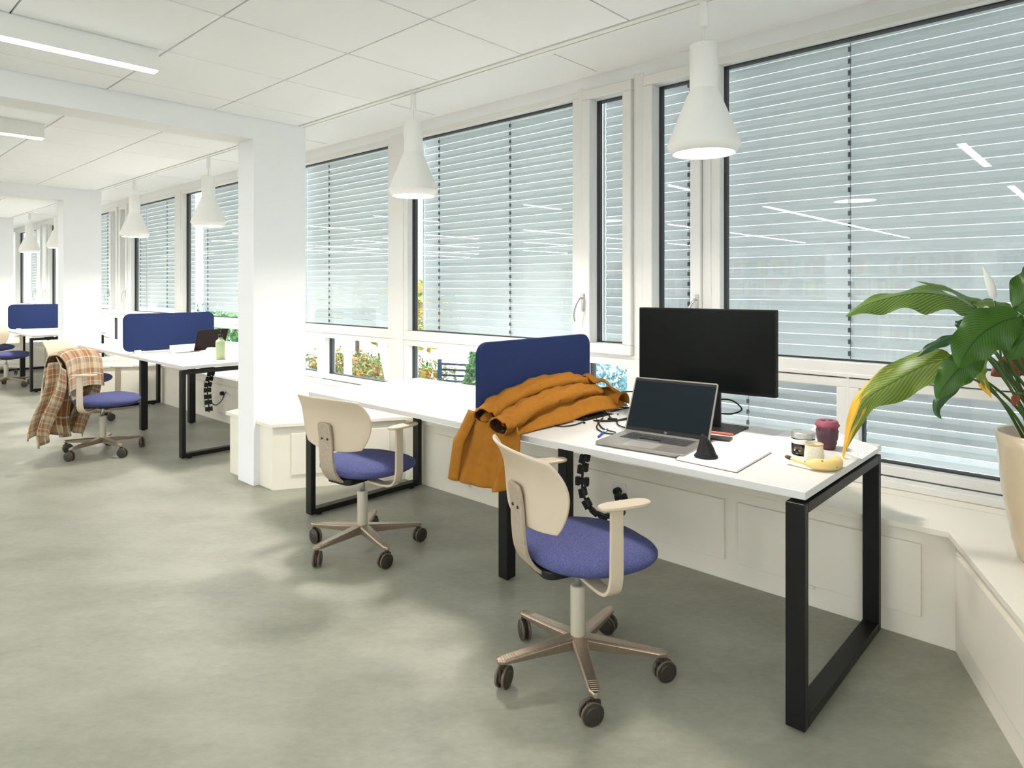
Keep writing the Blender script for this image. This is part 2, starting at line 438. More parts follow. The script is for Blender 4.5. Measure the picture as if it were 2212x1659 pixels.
def slat_mat():
    m = mat('grey_lacquered_slat', (.70, .72, .725, 1), .5); nt = m.node_tree; b = nt.nodes['Principled BSDF']
    tr = node(nt, 'ShaderNodeBsdfTranslucent'); tr.inputs[0].default_value = (.74, .77, .78, 1)
    ms = node(nt, 'ShaderNodeMixShader'); ms.inputs[0].default_value = .07
    nt.links.new(b.outputs[0], ms.inputs[1]); nt.links.new(tr.outputs[0], ms.inputs[2]); nt.links.new(ms.outputs[0], nt.nodes['Material Output'].inputs[0])
    return m
M['blind'] = slat_mat()
M['cord'] = mat('dark_cord', (.10, .11, .12, 1), .7)
ZT, ZM, ZL1, ZL0 = 2.60, 1.005, .882, .533
names = {0: 'nearest bay', 1: 'middle bay', 2: 'farther bay', 3: 'far end'}
lab = [
 'closed blind of the big window beside the plant', 'closed blind of the tall narrow window just left of the large monitor', 'closed blind of the tall narrow window behind the pendant nearest the camera',
 'closed blind of the wide window behind the coat and the navy screen', 'closed blind of the window right of the front column']
for k in range(-1, 4):
    o = -PER * k * .9958
    for g0, g1 in ((-4.42, -2.69), (-6.385, -4.69)):
        if g0 + o > XR or g0 + o < XL: continue
        window(max(g0 + o, XL + .1), min(g1 + o, XR - .1), ZM, ZT, .055)
        window(max(g0 + o, XL + .1), min(g1 + o, XR - .1), ZL0, ZL1, .05) if (g0 < -6 and k > 0) or g0 > -6 else None
    for j, (g0, g1) in enumerate(((-2.53, -2.285), (-2.075, -1.83))):
        if g0 + o > XR or g0 + o < XL: continue
        window(g0 + o, g1 + o, ZM + .01, ZT - .03, .075, True, (g0 - .05 + o) if j == 0 else (g1 + .045 + o))
    if k == 0: continue
    if -2.58 + o < XR and -2.58 + o > XL:
        window(-2.58 + o, -2.27 + o, ZL0, ZL1, .05); window(-2.12 + o, -1.80 + o, ZL0, ZL1, .05)
window(-6.385, -5.83, ZL0, ZL1, .05); window(-5.69, -4.69 - 0, ZL0, ZL1, .045)
window(-2.58, -2.27, ZL0, ZL1, .06); window(-2.10, -1.06, ZL0, ZL1, .045); window(-.957, -.02, ZL0, ZL1, .045)
t = thing('window_90', (XR + .1, 0, 0), kind='structure')  # added unseen windows that let extra daylight onto column and ceiling
yy = [RW[0] + (RW[1] - RW[0]) * i / 4 for i in range(5)]
for a, b in zip(yy, yy[1:]):
    mb = MB()
    mb.box(-.03, .03, a, a + .05, RW[2], RW[3]); mb.box(-.03, .03, b - .05, b, RW[2], RW[3]); mb.box(-.03, .03, a + .05, b - .05, RW[2], RW[2] + .05); mb.box(-.03, .03, a + .05, b - .05, RW[3] - .05, RW[3])
    mb.build('window_frame', M['frame'], t); MB().box(0, .006, a + .05, b - .05, RW[2] + .05, RW[3] - .05).build('window_pane', M['glass'], t)
# masonry strips round the windows
mb = MB(); y0, y1 = 3.50, 3.64
mb.box(XL, XR, y0 - .02, y1, 2.638, 2.85)                                   # head
mb.box(XL, XR, y0, y1, 0, .478)                                       # below
struct(mb, 'wall_window', M['wall'])
mb = MB(); mb.box(XL, XR, 3.475, 3.60, .932, .952); 
struct(mb, 'trim_1', M['frame'], bevel=.003)
# mullions: fill every gap between frames
mb = MB()
for k in range(-1, 4):
    o = -PER * k * .9958
    for a, b in ((-4.64, -4.47), (-2.64, -2.60), (-2.215, -2.145), (-1.765, -1.715)):
        if XL < a + o < XR: mb.box(a + o, b + o, 3.478, 3.61, .478, 2.66)
struct(mb, 'trim_2', M['frame'], bevel=.003)
mb = MB()
for a, b in ((-5.785, -5.73), (-2.20, -2.15), (-1.018, -1.0), (-4.645, -4.47), (-2.645, -2.635)):
    mb.box(a, b, 3.485, 3.61, .478, .94)
struct(mb, 'trim_3', M['frame'], bevel=.003)
mb = MB(); mb.box(-1.68, .3, 3.49, 3.6, ZL1 + .04, .935); mb.box(-6.4, -2.2, 3.49, 3.6, ZL1 + .04, .935)
for k in (-1, 1, 2, 3): mb.box(-6.6 - PER * k, -1.7 - PER * k, 3.49, 3.6, ZL1 + .04, .935)
struct(mb, 'trim_4', M['frame'])
# blinds
blind(-1.73, .02, .99, 2.63, (-1.06,), lab[0])
blind(.30, 2.0, .99, 2.63, (1.2,), 'closed blind outside the window past the right edge of the picture')
blind(-2.60, -2.24, .99, 2.63, (-2.42,), lab[1])
blind(-2.16, -1.79, .99, 2.63, (-1.97,), lab[2])
blind(-4.50, -2.66, .96, 2.63, (-4.28, -3.46), lab[3])
blind(-6.45, -4.66, .96, 2.63, (-5.98, -4.72), lab[4])
blind(-2.12, -1.03, .50, .93, (-1.6,), 'low blind seen in the short window under the large monitor')
blind(-.99, .1, .50, .93, (-.3,), 'low blind seen in the short window behind the plant pot')
far = [(-11.15, -9.35, (-10.3,), 'closed blind left of the white mullion behind the far navy screen'), (-9.06, -7.34, (-8.9, -8.0), 'closed blind seen just left of the front column'),
       (-13.8, -12.05, (-13.0,), 'closed blind seen just right of the second column'), (-12.0, -11.65, (-11.8,), 'narrow blind beside the far pendant, left one'),
       (-11.55, -11.2, (-11.4,), 'narrow blind beside the far pendant, right one'), (-15.85, -14.1, (-15.0,), 'closed blind left of the second column'),
       (-18.5, -16.75, (-17.6,), 'closed blind at the far end of the room')]
for a, b, c, l in far: blind(a, b, 1.0, 2.63, c, l)

# ------------------------------------------------------------------ bench: cabinets and worktop under the windows
ZB = .45
def bench(k, label, label2):
    o = -PER * k
    cR = .197 + o; cL = -4.543 + o       # column centres right and left of the bay
    pts = [(cL + .0, 3.48), (cL + .0, 2.20), (cL + .305, 2.20), (cL + .747, 2.975), (cR - .68, 2.975), (cR - .34, 2.20), (cR, 2.20), (cR, 3.48)]
    t = thing('window_bench', (cL, 2.975, 0), label, 'cabinet', 'cream bench cabinets under the windows')
    if k == -1: pts = pts[:4] + [(XR - .01, 2.975), (XR - .01, 3.48)]
    f = lambda P, dx=0, dy=0: [(x - cL, y - 2.975) for x, y in P]
    MB().prism(f(pts), 0.0, ZB - .026).build('cabinet_body', M['cream'], t)
    x = min(cR - .79, XR - .3)
    for wdt in (.735, 1.0, 1.0, .6):
        if x - wdt < cL + .75: break
        mb = MB(); mb.box(x - wdt - cL, x - cL, -.016, .001, .095, .376); pn = mb.build('access_panel', M['cream'], t, bevel=.002)
        mb = MB(); mb.box(x - wdt + .28 - cL, x - wdt + .34 - cL, -.02, -.01, .082, .094); mb.build('panel_clip', M['tray'], pn, bevel=.003)
        x -= wdt + .065
    d = Vector((.442, .775)).normalized(); nn = Vector((d.y, -d.x))
    for (a, dr, sgn) in () if k == -1 else ((Vector((cL + .305, 2.20)), d, 1), (Vector((cR - .34, 2.20)), Vector((-.34, .775)).normalized(), -1)):
        nrm = Vector((dr.y, -dr.x)) * sgn
        ang = math.atan2(dr.y, dr.x)
        mb = MB(); Mx = Matrix.Translation((a.x - cL, a.y - 2.975, 0)) @ Matrix.Rotation(ang, 4, 'Z')
        s = -1 if sgn == 1 else 1
        y0, y1 = sorted((0.001 * -s, .012 * s))
        mb.box(.12, .78, y0, y1, .095, .376, Mx); mb.build('access_panel', M['cream'], t, bevel=.002)
    e = .024
    top = [(cL, 3.485), (cL, 2.20 - e), (cL + .305 + .02, 2.20 - e), (cL + .747 + .018, 2.975 - e), (cR - .68 - .018, 2.975 - e), (cR - .34 - .02, 2.20 - e), (cR, 2.20 - e), (cR, 3.485)]
    top = [(cL + .12, 3.485), (cL + .12, 2.20 - e)] + top[2:6] + [(cR - .12, 2.20 - e), (cR - .12, 3.485)]
    if k == -1: top = top[:4] + [(XR - .01, 2.975 - e), (XR - .01, 3.485)]
    w = MB().prism([(x - cL, y - 2.975) for x, y in top], 0, .024).build('bench_top', M['cream'], None, bevel=.002)
    w.location = (cL, 2.975, ZB - .024)
    tag(w, label2, 'worktop', 'cream worktops of the window benches')
    mb = MB(); cE = min(cR, XR); mb.box(cL + .9, cE - .3, 3.31, 3.314, ZB - .0005, ZB + .001); mb.box(cL + .9, cE - .3, 3.40, 3.404, ZB - .0005, ZB + .001)
    for q in mb.v: pass
    g = mb.build('grille_seam', M['edge'], None); g.parent = w; g.location = (-cL, -2.975, -(ZB - .024))
    mb = MB(); mb.box(cL + .2, cE - .2, 3.405, 3.482, ZB, ZB + .035); s = mb.build('upstand', M['frame'], w, bevel=.004); s.location = (-cL, -2.975, -(ZB - .024))
    # wrapped cabinet front between the two bays, left of the column
bench(0, 'cream bench cabinet under the windows behind the nearest desk pair', 'cream worktop carrying the potted plant, behind the nearest desks')
bench(1, 'cream bench cabinet behind the desk with the green bottle', 'cream worktop behind the desk with the green bottle')
bench(2, 'cream bench cabinet behind the farthest desks', 'cream worktop behind the farthest desks')
bench(3, 'cream bench cabinet at the far end, mostly hidden', 'cream worktop at the far end, mostly hidden')
bench(-1, 'cream bench cabinet past the right edge of the picture', 'cream worktop past the right edge of the picture')

# ------------------------------------------------------------------ ceiling lamps
def linear_lamp(x, y1, y0, label, m='strip'):
    t = thing('linear_lamp', (x, (y0 + y1) / 2, ZC), label, 'ceiling lamp', 'white linear lamps mounted on the tiled ceiling')
    h = (y1 - y0) / 2
    mb = MB(); mb.box(-.062, .0, -h, h, -.102, -.0005); mb.build('housing', M['lampw'], t)
    mb = MB(); mb.box(-.059, -.003, -h + .004, h - .002, -.108, -.1025); mb.build('diffuser', M[m], t)
    return t
lx = [1.6, -.89, -3.498, -5.69, -8.22, -10.45, -12.9, -15.3, -17.3]
lamp_lab = {-3.498: 'linear ceiling lamp nearest the camera, cut by the left edge', -5.69: 'second linear ceiling lamp, beyond the first ceiling beam'}
for i, x in enumerate(lx):
    linear_lamp(x, 1.222, -.05, lamp_lab.get(x, 'linear ceiling lamp seen only as a reflection in the window glass'))
    for y in (-1.6, -2.9, -4.2, -5.5, -6.8, -8.1):  # rows beyond those mirrored in the glass are added for brightness
        linear_lamp(x, y, y - 1.27, 'boosted linear ceiling lamp deep in the room behind the camera, some rows added for brightness', 'strip2')

def pendant():
    t = thing('pendant_lamp', (0, 2.53, ZC), cat='pendant lamp', group='white cone pendants on the track')
    MB().lathe([(.017, -.002), (.018, -.10), (.015, -.105)], 24).build('canopy', M['lampw'], t, smooth=True, bevel=.002)
    MB().lathe([(.0035, -.10), (.0035, -.20)], 10).build('cord', M['lampw'], t, smooth=True)
    pr = [(.0, -.175), (.052, -.175), (.056, -.179), (.056, -.36)]
    b = MB(); b.lathe(pr, 48, cap=False); b.build('lamp_neck', M['lampw'], t, smooth=True)
    pr = [(.056, -.36), (.0575, -.364), (.066, -.382)] + [(.066 + .080 * q / 6, -.382 - .200 * q / 6) for q in range(1, 7)] + [(.147, -.590), (.126, -.622), (.122, -.621), (.140, -.588)]
    MB().lathe(pr, 64, cap=False).build('lamp_shade', M['lampw'], t, smooth=True)
    MB().lathe([(.0, -.6195), (.1235, -.6195)], 48, cap=False).build('diffuser', M['disc'], t)
    return t
PX = [-1.278, -3.152, -6.05, -7.94, -11.0, -12.67, -15.7, -17.3]
PL = ['nearest and largest white cone pendant, above the monitor', 'white cone pendant in front of the window left of the casement', 'white cone pendant just left of the front column',
      'white cone pendant second from the front column, beyond it', 'white cone pendant half hidden by the second column', 'small far white cone pendant left of the second column', 'pendant lamp hidden behind the far column', 'pendant lamp at the far end of the room']
p0 = pendant()
for i, x in enumerate(PX):
    p = p0 if i == 0 else copy_tree(p0)
    p.location.x = x; p['label'] = PL[i]
    ld = bpy.data.lights.new('pendant_light', 'AREA'); ld.shape = 'DISK'; ld.size = .235; ld.energy = PENDANT_W; ld.color = (1, .95, .88); ld.spread = math.radians(150)
    lo = bpy.data.objects.new('pendant_light', ld); C.objects.link(lo); lo.location = (0, 0, -.6215); lo.parent = p

# ------------------------------------------------------------------ desks
def desk(x1, x0, lab1, lab2, grp):
    """bench desk pair; x1 right end, x0 left end"""
    xm = (x0 + x1) / 2; y0, y1 = 2.112, 2.962; yc = (y0 + y1) / 2
    zt = .74
    out = []
    for (a, b, lb, ends) in ((xm + .006, x1, lab1, 'r'), (x0, xm - .006, lab2, 'l')):
        t = thing('desk', ((a + b) / 2, yc, 0), lb, 'desk', grp)
        cx = (a + b) / 2
        MB().box(a - cx, b - cx, y0 - yc, y1 - yc, zt - .025, zt).build('desk_top', M['desk'], t, bevel=.0015)
        # end loop
        lx0, lx1 = (b - cx - .055, b - cx + .005) if ends == 'r' else (a - cx - .0, a - cx + .06)
        mb = MB(); ya, yb = -.443, .402
        mb.box(lx0, lx1, ya, ya + .032, .012, .706); mb.box(lx0, lx1, yb - .032, yb, .012, .706)
        mb.box(lx0, lx1, ya + .032, yb - .032, .674, .706); mb.box(lx0, lx1, ya + .032, yb - .032, .012, .044)
        mb.build('leg_loop', M['black'], t, bevel=.003)
        mb = MB()
        for yy in (ya + .07, yb - .07): mb.lathe([(.018, 0), (.018, .013)], 16, ((lx0 + lx1) / 2, yy, 0))
        mb.build('foot_pad', M['blk'], t)
        # under-frame rails
        mb = MB()
        for yy in (-.20, .20): mb.box(a - cx + .03, b - cx - .03, yy - .02, yy + .02, .690, .7145)
        mb.build('under_frame', M['black'], t)
        if ends == 'r':
            for yy in (2.285 - yc, 2.73 - yc):
                mb = MB(); mb.box(a - cx - .005, a - cx + .052, yy - .03, yy + .03, .008, .69); mb.build('leg', M['black'], t, bevel=.003)
                MB().lathe([(.016, 0), (.016, .01)], 16, (a - cx + .024, yy, 0)).build('foot_pad', M['blk'], t)
        out.append(t)
    return out
G = 'white desks with black steel legs along the windows'
desk(-.731, -3.629, 'white desk with the laptop and large monitor, nearest the camera', 'empty white desk left of the navy screen with the coat', G)
desk(-5.507, -8.41, 'white desk beyond the front column, carrying the green bottle', 'empty white desk left of the middle navy screen', G)
desk(-10.45, -13.35, 'farthest desk pair, right half, in front of the far navy screen', 'farthest desk pair, left half, behind the far navy screen', G)

def screen(x, label, y0=2.118, y1=2.965, z0=.755):
    t = thing('desk_screen', (x, (y0 + y1) / 2, z0), label, 'desk screen', 'navy felt desk screens')
    h = (y1 - y0) / 2
    MB().prism(rrect(-h, h, 0, 1.115 - z0, .06, 8), -.014, .014, 'x').build('felt_panel', M['bluep'], t, bevel=.006, segs=3)
    mb = MB()
    for yy in (-h + .12, h - .12): mb.box(-.03, .03, yy - .03, yy + .03, -.0145, .012)
    mb.build('screen_clamp', M['tray'], t, bevel=.004)
screen(-2.18, 'navy desk screen partly covered by the camel coat')
screen(-6.96, 'navy desk screen behind the green bottle, between the two columns')
screen(-11.9, 'navy desk screen farthest away, cut by the second column')

# ------------------------------------------------------------------ chairs
def make_chair():
    t = thing('office_chair', (0, 0, 0), cat='chair', group='beige and blue swivel chairs at the desks')
    base = MB().lathe([(.0, .088), (.036, .088), (.040, .105), (.036, .128), (.0, .132)], 24)
    o = base.build('base_hub', M['alu'], t, smooth=True)
    for k in range(5):
        a = 2 * PI * k / 5
        Mx = Matrix.Rotation(a, 4, 'Z')
        mb = MB(); n = 14
        for i in range(n):                                 # tapering arm, rounded at the tip
            s = i / (n - 1); r = .022 + s * .288
            w = .029 - .010 * s
            if s > .93: w *= math.sqrt(max(.05, 1 - ((s - .93) / .075) ** 2))
            zt = .130 - .026 * s; th = .042 - .026 * s
            for (yy, zz) in ((-w * .75, zt), (w * .75, zt), (w, zt - .006), (w * .8, zt - th), (-w * .8, zt - th), (-w, zt - .006)):
                mb.v.append(tuple(Mx @ Vector((r, yy, zz))))
        for i in range(n - 1):
            for j in range(6): mb.f.append([i * 6 + j, i * 6 + (j + 1) % 6, (i + 1) * 6 + (j + 1) % 6, (i + 1) * 6 + j])
        mb.f.append([0, 1, 2, 3, 4, 5]); mb.f.append([(n - 1) * 6 + j for j in range(6)])
        arm = mb.build('base_arm', M['alu'], t, bevel=.0015)
        mb = MB()
        for q in range(6):
            r = .246 + q * .0095; w = .0145 - .0008 * q
            mb.box(r, r + .0038, -w, w, .103, .1105 - q * .0008, Mx)
        mb.build('foot_grip', M['alu'], arm, bevel=.001)
        # caster: twin wheels under the tip
        c = Mx @ Vector((.292, 0, 0)); b = 1.1 * k + .5
        Cx = Matrix.Translation((c.x, c.y, 0)) @ Matrix.Rotation(b + a, 4, 'Z')
        cs = MB()
        for sgn in (-1, 1):
            vs = []; prof = [(0, .0215), (.022, .0215), (.0255, .0195), (.034, .0185), (.0365, .015), (.0365, .008), (.033, .0055), (0, .0055)]
            nn = 24
            for i in range(nn):
                an = 2 * PI * i / nn
                for rr, yy in prof: vs.append(Cx @ Vector((.012 + rr * math.cos(an), sgn * yy, .0375 + rr * math.sin(an))))
            m_ = len(prof)
            cs.add(vs, [(i * m_ + j, ((i + 1) % nn) * m_ + j, ((i + 1) % nn) * m_ + j + 1, i * m_ + j + 1) for i in range(nn) for j in range(m_ - 1)])
        w_ = cs.build('caster', M['caster'], t, smooth=False)
        mb = MB()
        for sgn in (-1, 1):
            vs = []; prof = [(.0355, .0175), (.0378, .0168), (.0378, .0095), (.0355, .0085)]
            for i in range(24):
                an = 2 * PI * i / 24
                for rr, yy in prof: vs.append(Cx @ Vector((.012 + rr * math.cos(an), sgn * yy, .0378 + rr * math.sin(an))))
            mb.add(vs, [(i * 4 + j, ((i + 1) % 24) * 4 + j, ((i + 1) % 24) * 4 + j + 1, i * 4 + j + 1) for i in range(24) for j in range(3)])
        mb.build('tyre', M['tread'], w_, smooth=True)
        mb = MB(); mb.box(-.02, .028, -.0055, .0055, .03, .072, Cx); mb.tube([Cx @ Vector((0, 0, .06)), Cx @ Vector((0, 0, .092))], .010, 12)
        mb.build('caster_fork', M['caster'], w_, bevel=.002)
    MB().lathe([(.0265, .118), (.027, .300), (.024, .305)], 28).build('column_tube', M['tube'], t, smooth=True, bevel=.001)
    MB().lathe([(.0135, .30), (.0135, .395)], 20).build('gas_spring', M['silver'], t, smooth=True)
    MB().prism(rrect(-.17, .14, -.09, .09, .04), .378, .410).build('seat_plate', M['blk'], t, bevel=.008)
    # seat cushion
    mb = MB(); nu, nv = 48, 14
    def seat(u, v):
        a = 2 * PI * u
        ex = .86
        cx, sy = math.cos(a), math.sin(a)
        X = .234 * math.copysign(abs(cx) ** ex, cx); Y = .252 * math.copysign(abs(sy) ** ex, sy)
        if cx > 0: Y *= (1 - .10 * cx)
        th = PI * v
        rad = math.sin(th) ** .62 if 0 < v < 1 else 0
        zz = .437 + (.045 if math.cos(th) > 0 else .046) * math.cos(th)
        zz += .010 * rad * rad * (abs(sy)) - .010 * max(0, cx) * rad
        return (X * rad + .045, Y * rad, zz)
    mb.grid(nu, nv, seat, closed_u=True)
    mb.build('seat', M['seat'], t, smooth=True)
    # back bracket: flat bar from under the seat up behind the back
    path = spline([(-.03, 0, .388), (-.12, 0, .384), (-.18, 0, .405), (-.22, 0, .46), (-.233, 0, .54), (-.237, 0, .62), (-.250, 0, .70)], 6)
    mb = MB(); wd = lambda s: .055 - .007 * s
    n = len(path)
    for i, p in enumerate(path):
        s = i / (n - 1); tn = (path[min(i + 1, n - 1)] - path[max(i - 1, 0)]).normalized(); nr = Vector((-tn.z, 0, tn.x)); w = wd(s)
        if s > .94: w *= math.sqrt(max(.3, 1 - ((s - .94) / .085) ** 2))
        for sy, sn in ((-1, -1), (1, -1), (1, 1), (-1, 1)): mb.v.append(tuple(p + nr * (.0065 * sn) + Vector((0, w * sy, 0))))
    for i in range(n - 1):
        for j in range(4): mb.f.append([i * 4 + j, i * 4 + (j + 1) % 4, (i + 1) * 4 + (j + 1) % 4, (i + 1) * 4 + j])
    mb.f += [[0, 1, 2, 3], [(n - 1) * 4 + j for j in range(4)]]
    br = mb.build('back_bracket', M['plywd'], t, bevel=.003)
    for yy in (-.021, .021):
        MB().tube([(-.2475, yy, .62), (-.2405, yy, .62)], .0055, 12).build('bracket_bolt', M['gasket'], br)
    # back shell
    mb = MB()
    def shell(u, v):
        a = u * 2 - 1; b = v * 2 - 1                        # square -> rounded outline
        ex = .30
        x, y = a, b
        x2, y2 = x * math.sqrt(1 - ex * y * y), y * math.sqrt(1 - .26 * x * x)
        Y = .258 * x2 * (1.0 + .07 * y2); Z = .694 + .136 * y2 + .010 * max(0, y2) * x2 * x2
        X = -.229 + .85 * abs(Y) ** 2.0 - .05 * max(0, y2) ** 2 - .012 * y2
        return (X, Y, Z)
    mb.grid(25, 17, shell)
    mb.build('backrest', M['shell'], t, smooth=True, solid=.010, bevel=.003)
    # arms
    for sg in (-1, 1):
        path = spline([(-.02, sg * .06, .380), (-.02, sg * .19, .374), (-.02, sg * .255, .385), (-.022, sg * .287, .43), (-.022, sg * .292, .52), (-.022, sg * .292, .672)], 6)
        mb = MB(); n = len(path)
        for i, p in enumerate(path):
            tn = (path[min(i + 1, n - 1)] - path[max(i - 1, 0)]).normalized(); nr = Vector((0, -tn.z, tn.y)); s = i / (n - 1); w = .027 - .004 * s
            for sx, sn in ((-1, -1), (1, -1), (1, 1), (-1, 1)): mb.v.append(tuple(p + nr * (.006 * sn) + Vector((w * sx, 0, 0))))
        for i in range(n - 1):
            for j in range(4): mb.f.append([i * 4 + j, i * 4 + (j + 1) % 4, (i + 1) * 4 + (j + 1) % 4, (i + 1) * 4 + j])
        mb.f += [[0, 1, 2, 3], [(n - 1) * 4 + j for j in range(4)]]
        ar = mb.build('armrest', M['shell'], t, bevel=.003)
        mb = MB(); pts = []
        for q in range(28):
            a = 2 * PI * q / 28; cx, sy = math.cos(a), math.sin(a)
            pts.append((.01 + .094 * math.copysign(abs(cx) ** .75, cx), sg * .288 + .034 * math.copysign(abs(sy) ** .75, sy)))
        mb.prism(pts, .670, .682); mb.build('arm_pad', M['shell'], ar, bevel=.004, segs=3)
    return t
ch0 = make_chair()
def place(c, x, y, deg, base_deg, label):
    """deg: heading of the seat; the base star keeps its own turn"""
    c.location = (x, y, 0); c.rotation_euler = (0, 0, math.radians(deg)); c['label'] = label
    for k in KIDS(c):
        if k.name.split('.')[0] in ('base_hub', 'base_arm', 'caster', 'column_tube', 'gas_spring'):
            k.rotation_euler = (0, 0, math.radians(base_deg - deg))
CH = [(-1.449, 1.91, 66, 29.5, 'swivel chair nearest the camera, at the desk with the laptop'),
      (-2.95, 2.03, 97, 61, 'swivel chair at the empty desk left of the navy screen with the coat'),
      (-6.24, 1.745, 47, 10, 'swivel chair under the plaid blanket, at the desk with the green bottle'),
      (-7.86, 2.0, 50, 45, 'swivel chair half hidden behind the blanket-covered one'),
      (-11.35, 2.0, 40, 30, 'swivel chair cut by the left edge, nearer one of the two'),
      (-12.9, 2.1, 46, 0, 'swivel chair at the far left, behind another chair')]
for i, a in enumerate(CH):
    c = ch0 if i == 0 else copy_tree(ch0)
    place(c, *a)

# ------------------------------------------------------------------ plaid blanket over the third chair
def chair_pt(i, x, y, z):
    a = math.radians(CH[i][2]); return Vector((CH[i][0] + x * math.cos(a) - y * math.sin(a), CH[i][1] + x * math.sin(a) + y * math.cos(a), z))
def blanket():
    t = thing('plaid_blanket', chair_pt(2, -.27, 0, 0), 'brown and cream plaid blanket hanging over a swivel chair', 'blanket')
    L = Vector(t.location)
    prof = spline([(-.17, .545), (-.172, .60), (-.175, .70), (-.19, .80), (-.245, .862), (-.315, .83), (-.345, .66), (-.37, .48), (-.40, .30), (-.39, .16)], 6)
    n = len(prof); pr = [(p.x, p.y) for p in [Vector((a[0], a[1])) for a in prof]]
    mb = MB()
    def fn(u, v):
        k = u * (n - 1); i = min(int(k), n - 2); f = k - i
        x = pr[i][0] * (1 - f) + pr[i + 1][0] * f; z = pr[i][1] * (1 - f) + pr[i + 1][1] * f
        s = v * 2 - 1
        hang = max(0, (u - .5) / .5)
        wdt = .265 - .02 * hang
        y = s * wdt + .06 * hang * (1 - 0)
        amp = .006 + .032 * hang
        x += amp * math.sin(s * 11 + u * 2) + .018 * hang * math.sin(s * 5 + 1)
        z += -.06 * hang * abs(math.sin(s * 2.3 + .6)) - .030 * (abs(s) ** 3) * (1 if u < .6 else .6)
        x += .85 * y * y * max(0, 1 - u * .7) * (.9 if u < .5 else .6)
        return chair_pt(2, x, y, z) - L
    mb.grid(60, 46, fn, uv=True)
    mb.build('blanket_body', M['plaid'], t, smooth=True, solid=.006)
    # two hanging corners
    for (yy, x0, z0, zb, tw) in ((.24, -.24, .74, .13, 1), (-.27, -.22, .72, .21, -1)):
        mb = MB()
        def f2(u, v):
            s = v * 2 - 1; w = .10 * (1 - .25 * u)
            x = x0 - .10 * u + w * s * .9 + .03 * math.sin(u * 5)
            y = yy + .035 * math.sin(s * 6 + u * 3) + .03 * tw * math.sin(u * PI)
            z = z0 + .06 * (1 - s * s) * (1 - u) - (z0 - zb) * u - .05 * s * s * u
            return chair_pt(2, x, y, z) - L
        mb.grid(30, 20, f2, uv=True)
        mb.build('hanging_corner', M['plaid'], t, smooth=True, solid=.006)
blanket()

